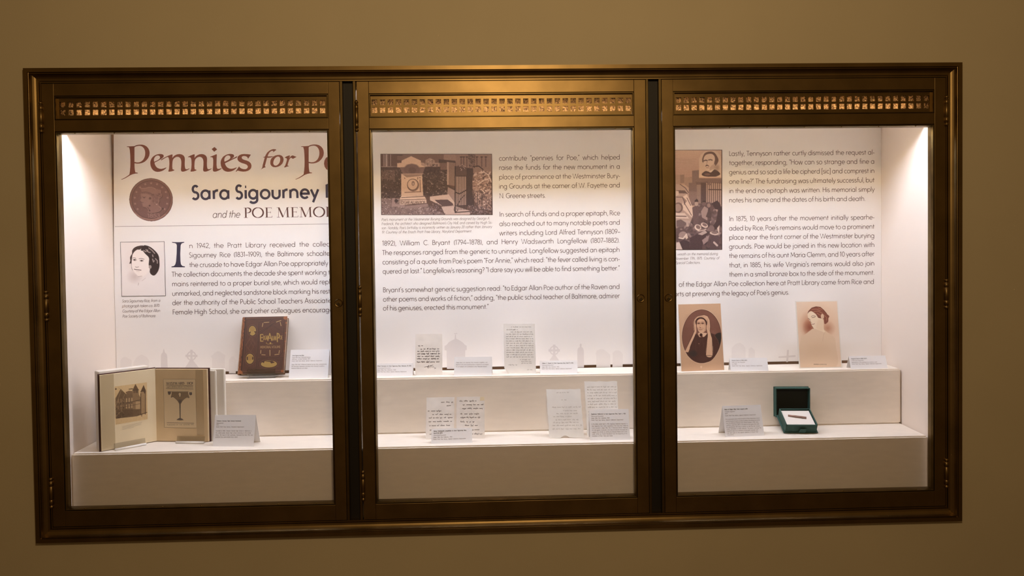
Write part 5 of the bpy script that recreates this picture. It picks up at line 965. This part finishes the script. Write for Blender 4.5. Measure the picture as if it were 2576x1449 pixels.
# clear polyester straps round the leaves
leaf('page_strap', eL, nL, LW-.050, LW-.002, .0008, .0011, .0, PH+.002, MT['mylar']); leaf('page_strap', eR, nR, RW-.047, RW-.016, .0008, .0011, .030, PH-.004, mat('amber_strap', (.58, .44, .27), .35))
cr = empty('book_cradle', (Sx, Sy+.02, ZS1)); tag(cr, 'white boards propping up the open yearbook from behind', 'book support')
leaf('board', eL, nL, .02, LW+.001, -.058, -.0125, 0, PH+.012, MT['foam'], cr, .002); leaf('board', eR, nR, .02, RW+.028, -.028, -.0155, 0, PH-.010, MT['foam'], cr, .002); leaf('board', eR, nR, .05, RW+.058, -.0445, -.0285, 0, PH-.006, MT['foam'], cr, .002)
def ledge(x, y, yaw, label):
    r = empty('acrylic_book_stand', (x, y, ZS1), math.radians(yaw)); tag(r, label, 'book stand', 'clear acrylic book stands')
    extrude_profile('foot_plate', [(-.003, 0), (.012, 0), (.012, .003), (-.003, .003)], -.058, .058, MT['acrylic'], r, True); extrude_profile('front_lip', [(-.003, .003), (.001, .003), (.007, .026), (.003, .027)], -.058, .058, MT['acrylic'], r, True)
    bm = lathe_bm([(.0045, -.058), (.0045, .058)], 12); bmesh.ops.rotate(bm, verts=bm.verts, cent=(0, 0, 0), matrix=Matrix.Rotation(math.radians(90), 3, 'Y')); bmesh.ops.translate(bm, verts=bm.verts, vec=(0, -.0075, .0046)); add('rod', bm_mesh(bm, 'rod'), MT['rod'], r, True, True)
d = .108; ledge(Sx+eL[0]*d+nL[0]*.016, Sy+eL[1]*d+nL[1]*.016, 43.6, 'clear acrylic ledge at the foot of the left page of the open yearbook')
d = .152; ledge(Sx+eR[0]*d+nR[0]*.016, Sy+eR[1]*d+nR[1]*.016, -7.1, 'clear acrylic ledge at the foot of the right page of the open yearbook')

# ---- green box and the wood fragment
gx, gy, gt = 1.197, .180, math.radians(25)
gb = empty('presentation_box', (gx, gy, ZS1), math.radians(-5)); tag(gb, 'open dark green cloth box with a white pad inside', 'box')
def tilt(x, y, z): return (x, y*math.cos(gt)-z*math.sin(gt), .004+y*math.sin(gt)+z*math.cos(gt))
def tbox(name, x0, x1, y0, y1, z0, z1, m, bevel=.0008):
    bm = bmesh.new(); box_bm(bm, x0, x1, y0, y1, z0, z1, bevel)
    for v in bm.verts: v.co = tilt(*v.co)
    return add(name, bm_mesh(bm, name), m, gb, True)
BWd, BD, BHt = .0625, .104, .041
tbox('base_board', -.0685, .0685, -.004, BD+.004, 0, .0035, MT['green'])
tbox('tray_side', -BWd, -BWd+.004, 0, BD, .0035, BHt, MT['green']); tbox('tray_side', BWd-.004, BWd, 0, BD, .0035, BHt, MT['green'])
tbox('tray_side', -BWd+.004, BWd-.004, 0, .004, .0035, BHt-.004, MT['green']); tbox('tray_side', -BWd+.004, BWd-.004, BD-.004, BD, .0035, BHt, MT['green'])
tbox('pad', -BWd+.0045, BWd-.0075, .0045, BD-.010, .0040, BHt-.004, MT['pad'])
bm = bmesh.new(); box_bm(bm, -.010, .016, -.0055, -.0042, .0036, .022)
for v in bm.verts: v.co = tilt(v.co.x+(v.co.z-.0036)*.25, v.co.y-(v.co.z)*.12, v.co.z)
add('pull_tab', bm_mesh(bm, 'pull_tab'), MT['green'], gb, True)
ly, lz = BD*math.cos(gt)+.002, .004+BD*math.sin(gt)-.004       # lid stands up behind the tray
def lbox(name, x0, x1, y0, y1, z0, z1, m): return box(name, (x0, x1, ly+y0, ly+y1, lz+z0, lz+z1), m, gb, .0008, True)
LWd, LH, LD = .0725, .122, .026
lbox('lid', -LWd, LWd, LD, LD+.0035, -.002, LH+.002, MT['green']); lbox('lid_lining', -LWd+.006, LWd-.006, LD-.001, LD, .006, LH-.004, MT['green_dark'])
lbox('lid_side', -LWd+.002, -LWd+.0058, 0, LD, 0, LH, MT['green']); lbox('lid_side', LWd-.0058, LWd-.002, 0, LD, 0, LH, MT['green']); lbox('lid_side', -LWd+.0058, LWd-.0058, 0, LD, LH-.0038, LH, MT['green']); lbox('lid_side', -LWd+.0058, LWd-.0058, 0, LD, 0, .0038, MT['green'])
tbox('prop', -.05, .05, BD-.030, BD-.006, -.034, 0, MT['green_dark'])
# splinter of wood lying on the pad
bm = bmesh.new(); rng = random.Random(9); N = 10; rows = []
for i in range(N+1):
    t_ = i/N; w_ = .0042+.0008*math.sin(3*t_)+rng.uniform(-.0005, .0005); h_ = .0058+rng.uniform(-.0006, .0006)+.0015*t_; x_ = -.035+.070*t_
    rows.append([(x_+rng.uniform(-.0004, .0004), a*w_+rng.uniform(-.0003, .0003), b*h_) for a, b in ((-1, 0), (-1.05, .55), (-.45, 1), (.5, .95), (1, .5), (.95, 0))])
ca, sa = math.cos(math.radians(-13)), math.sin(math.radians(-13)); V = []
for r_ in rows:
    V.append([bm.verts.new(tilt(-.004+x_*ca-y_*sa, .052+x_*sa+y_*ca, BHt-.0040+z_)) for x_, y_, z_ in r_])
for a, b in zip(V, V[1:]):
    for i in range(6): bm.faces.new((a[i], a[(i+1) % 6], b[(i+1) % 6], b[i]))
bm.faces.new(V[0]); bm.faces.new(V[-1]); bmesh.ops.recalc_face_normals(bm, faces=bm.faces)
wf = add('wood_fragment', bm_mesh(bm, 'wood_fragment'), MT['stick']); wf.location = (gx, gy, ZS1); wf.rotation_euler = (0, 0, math.radians(-5))
tag(wf, 'small splinter of brown wood lying on the white pad of the green box', 'wood piece')
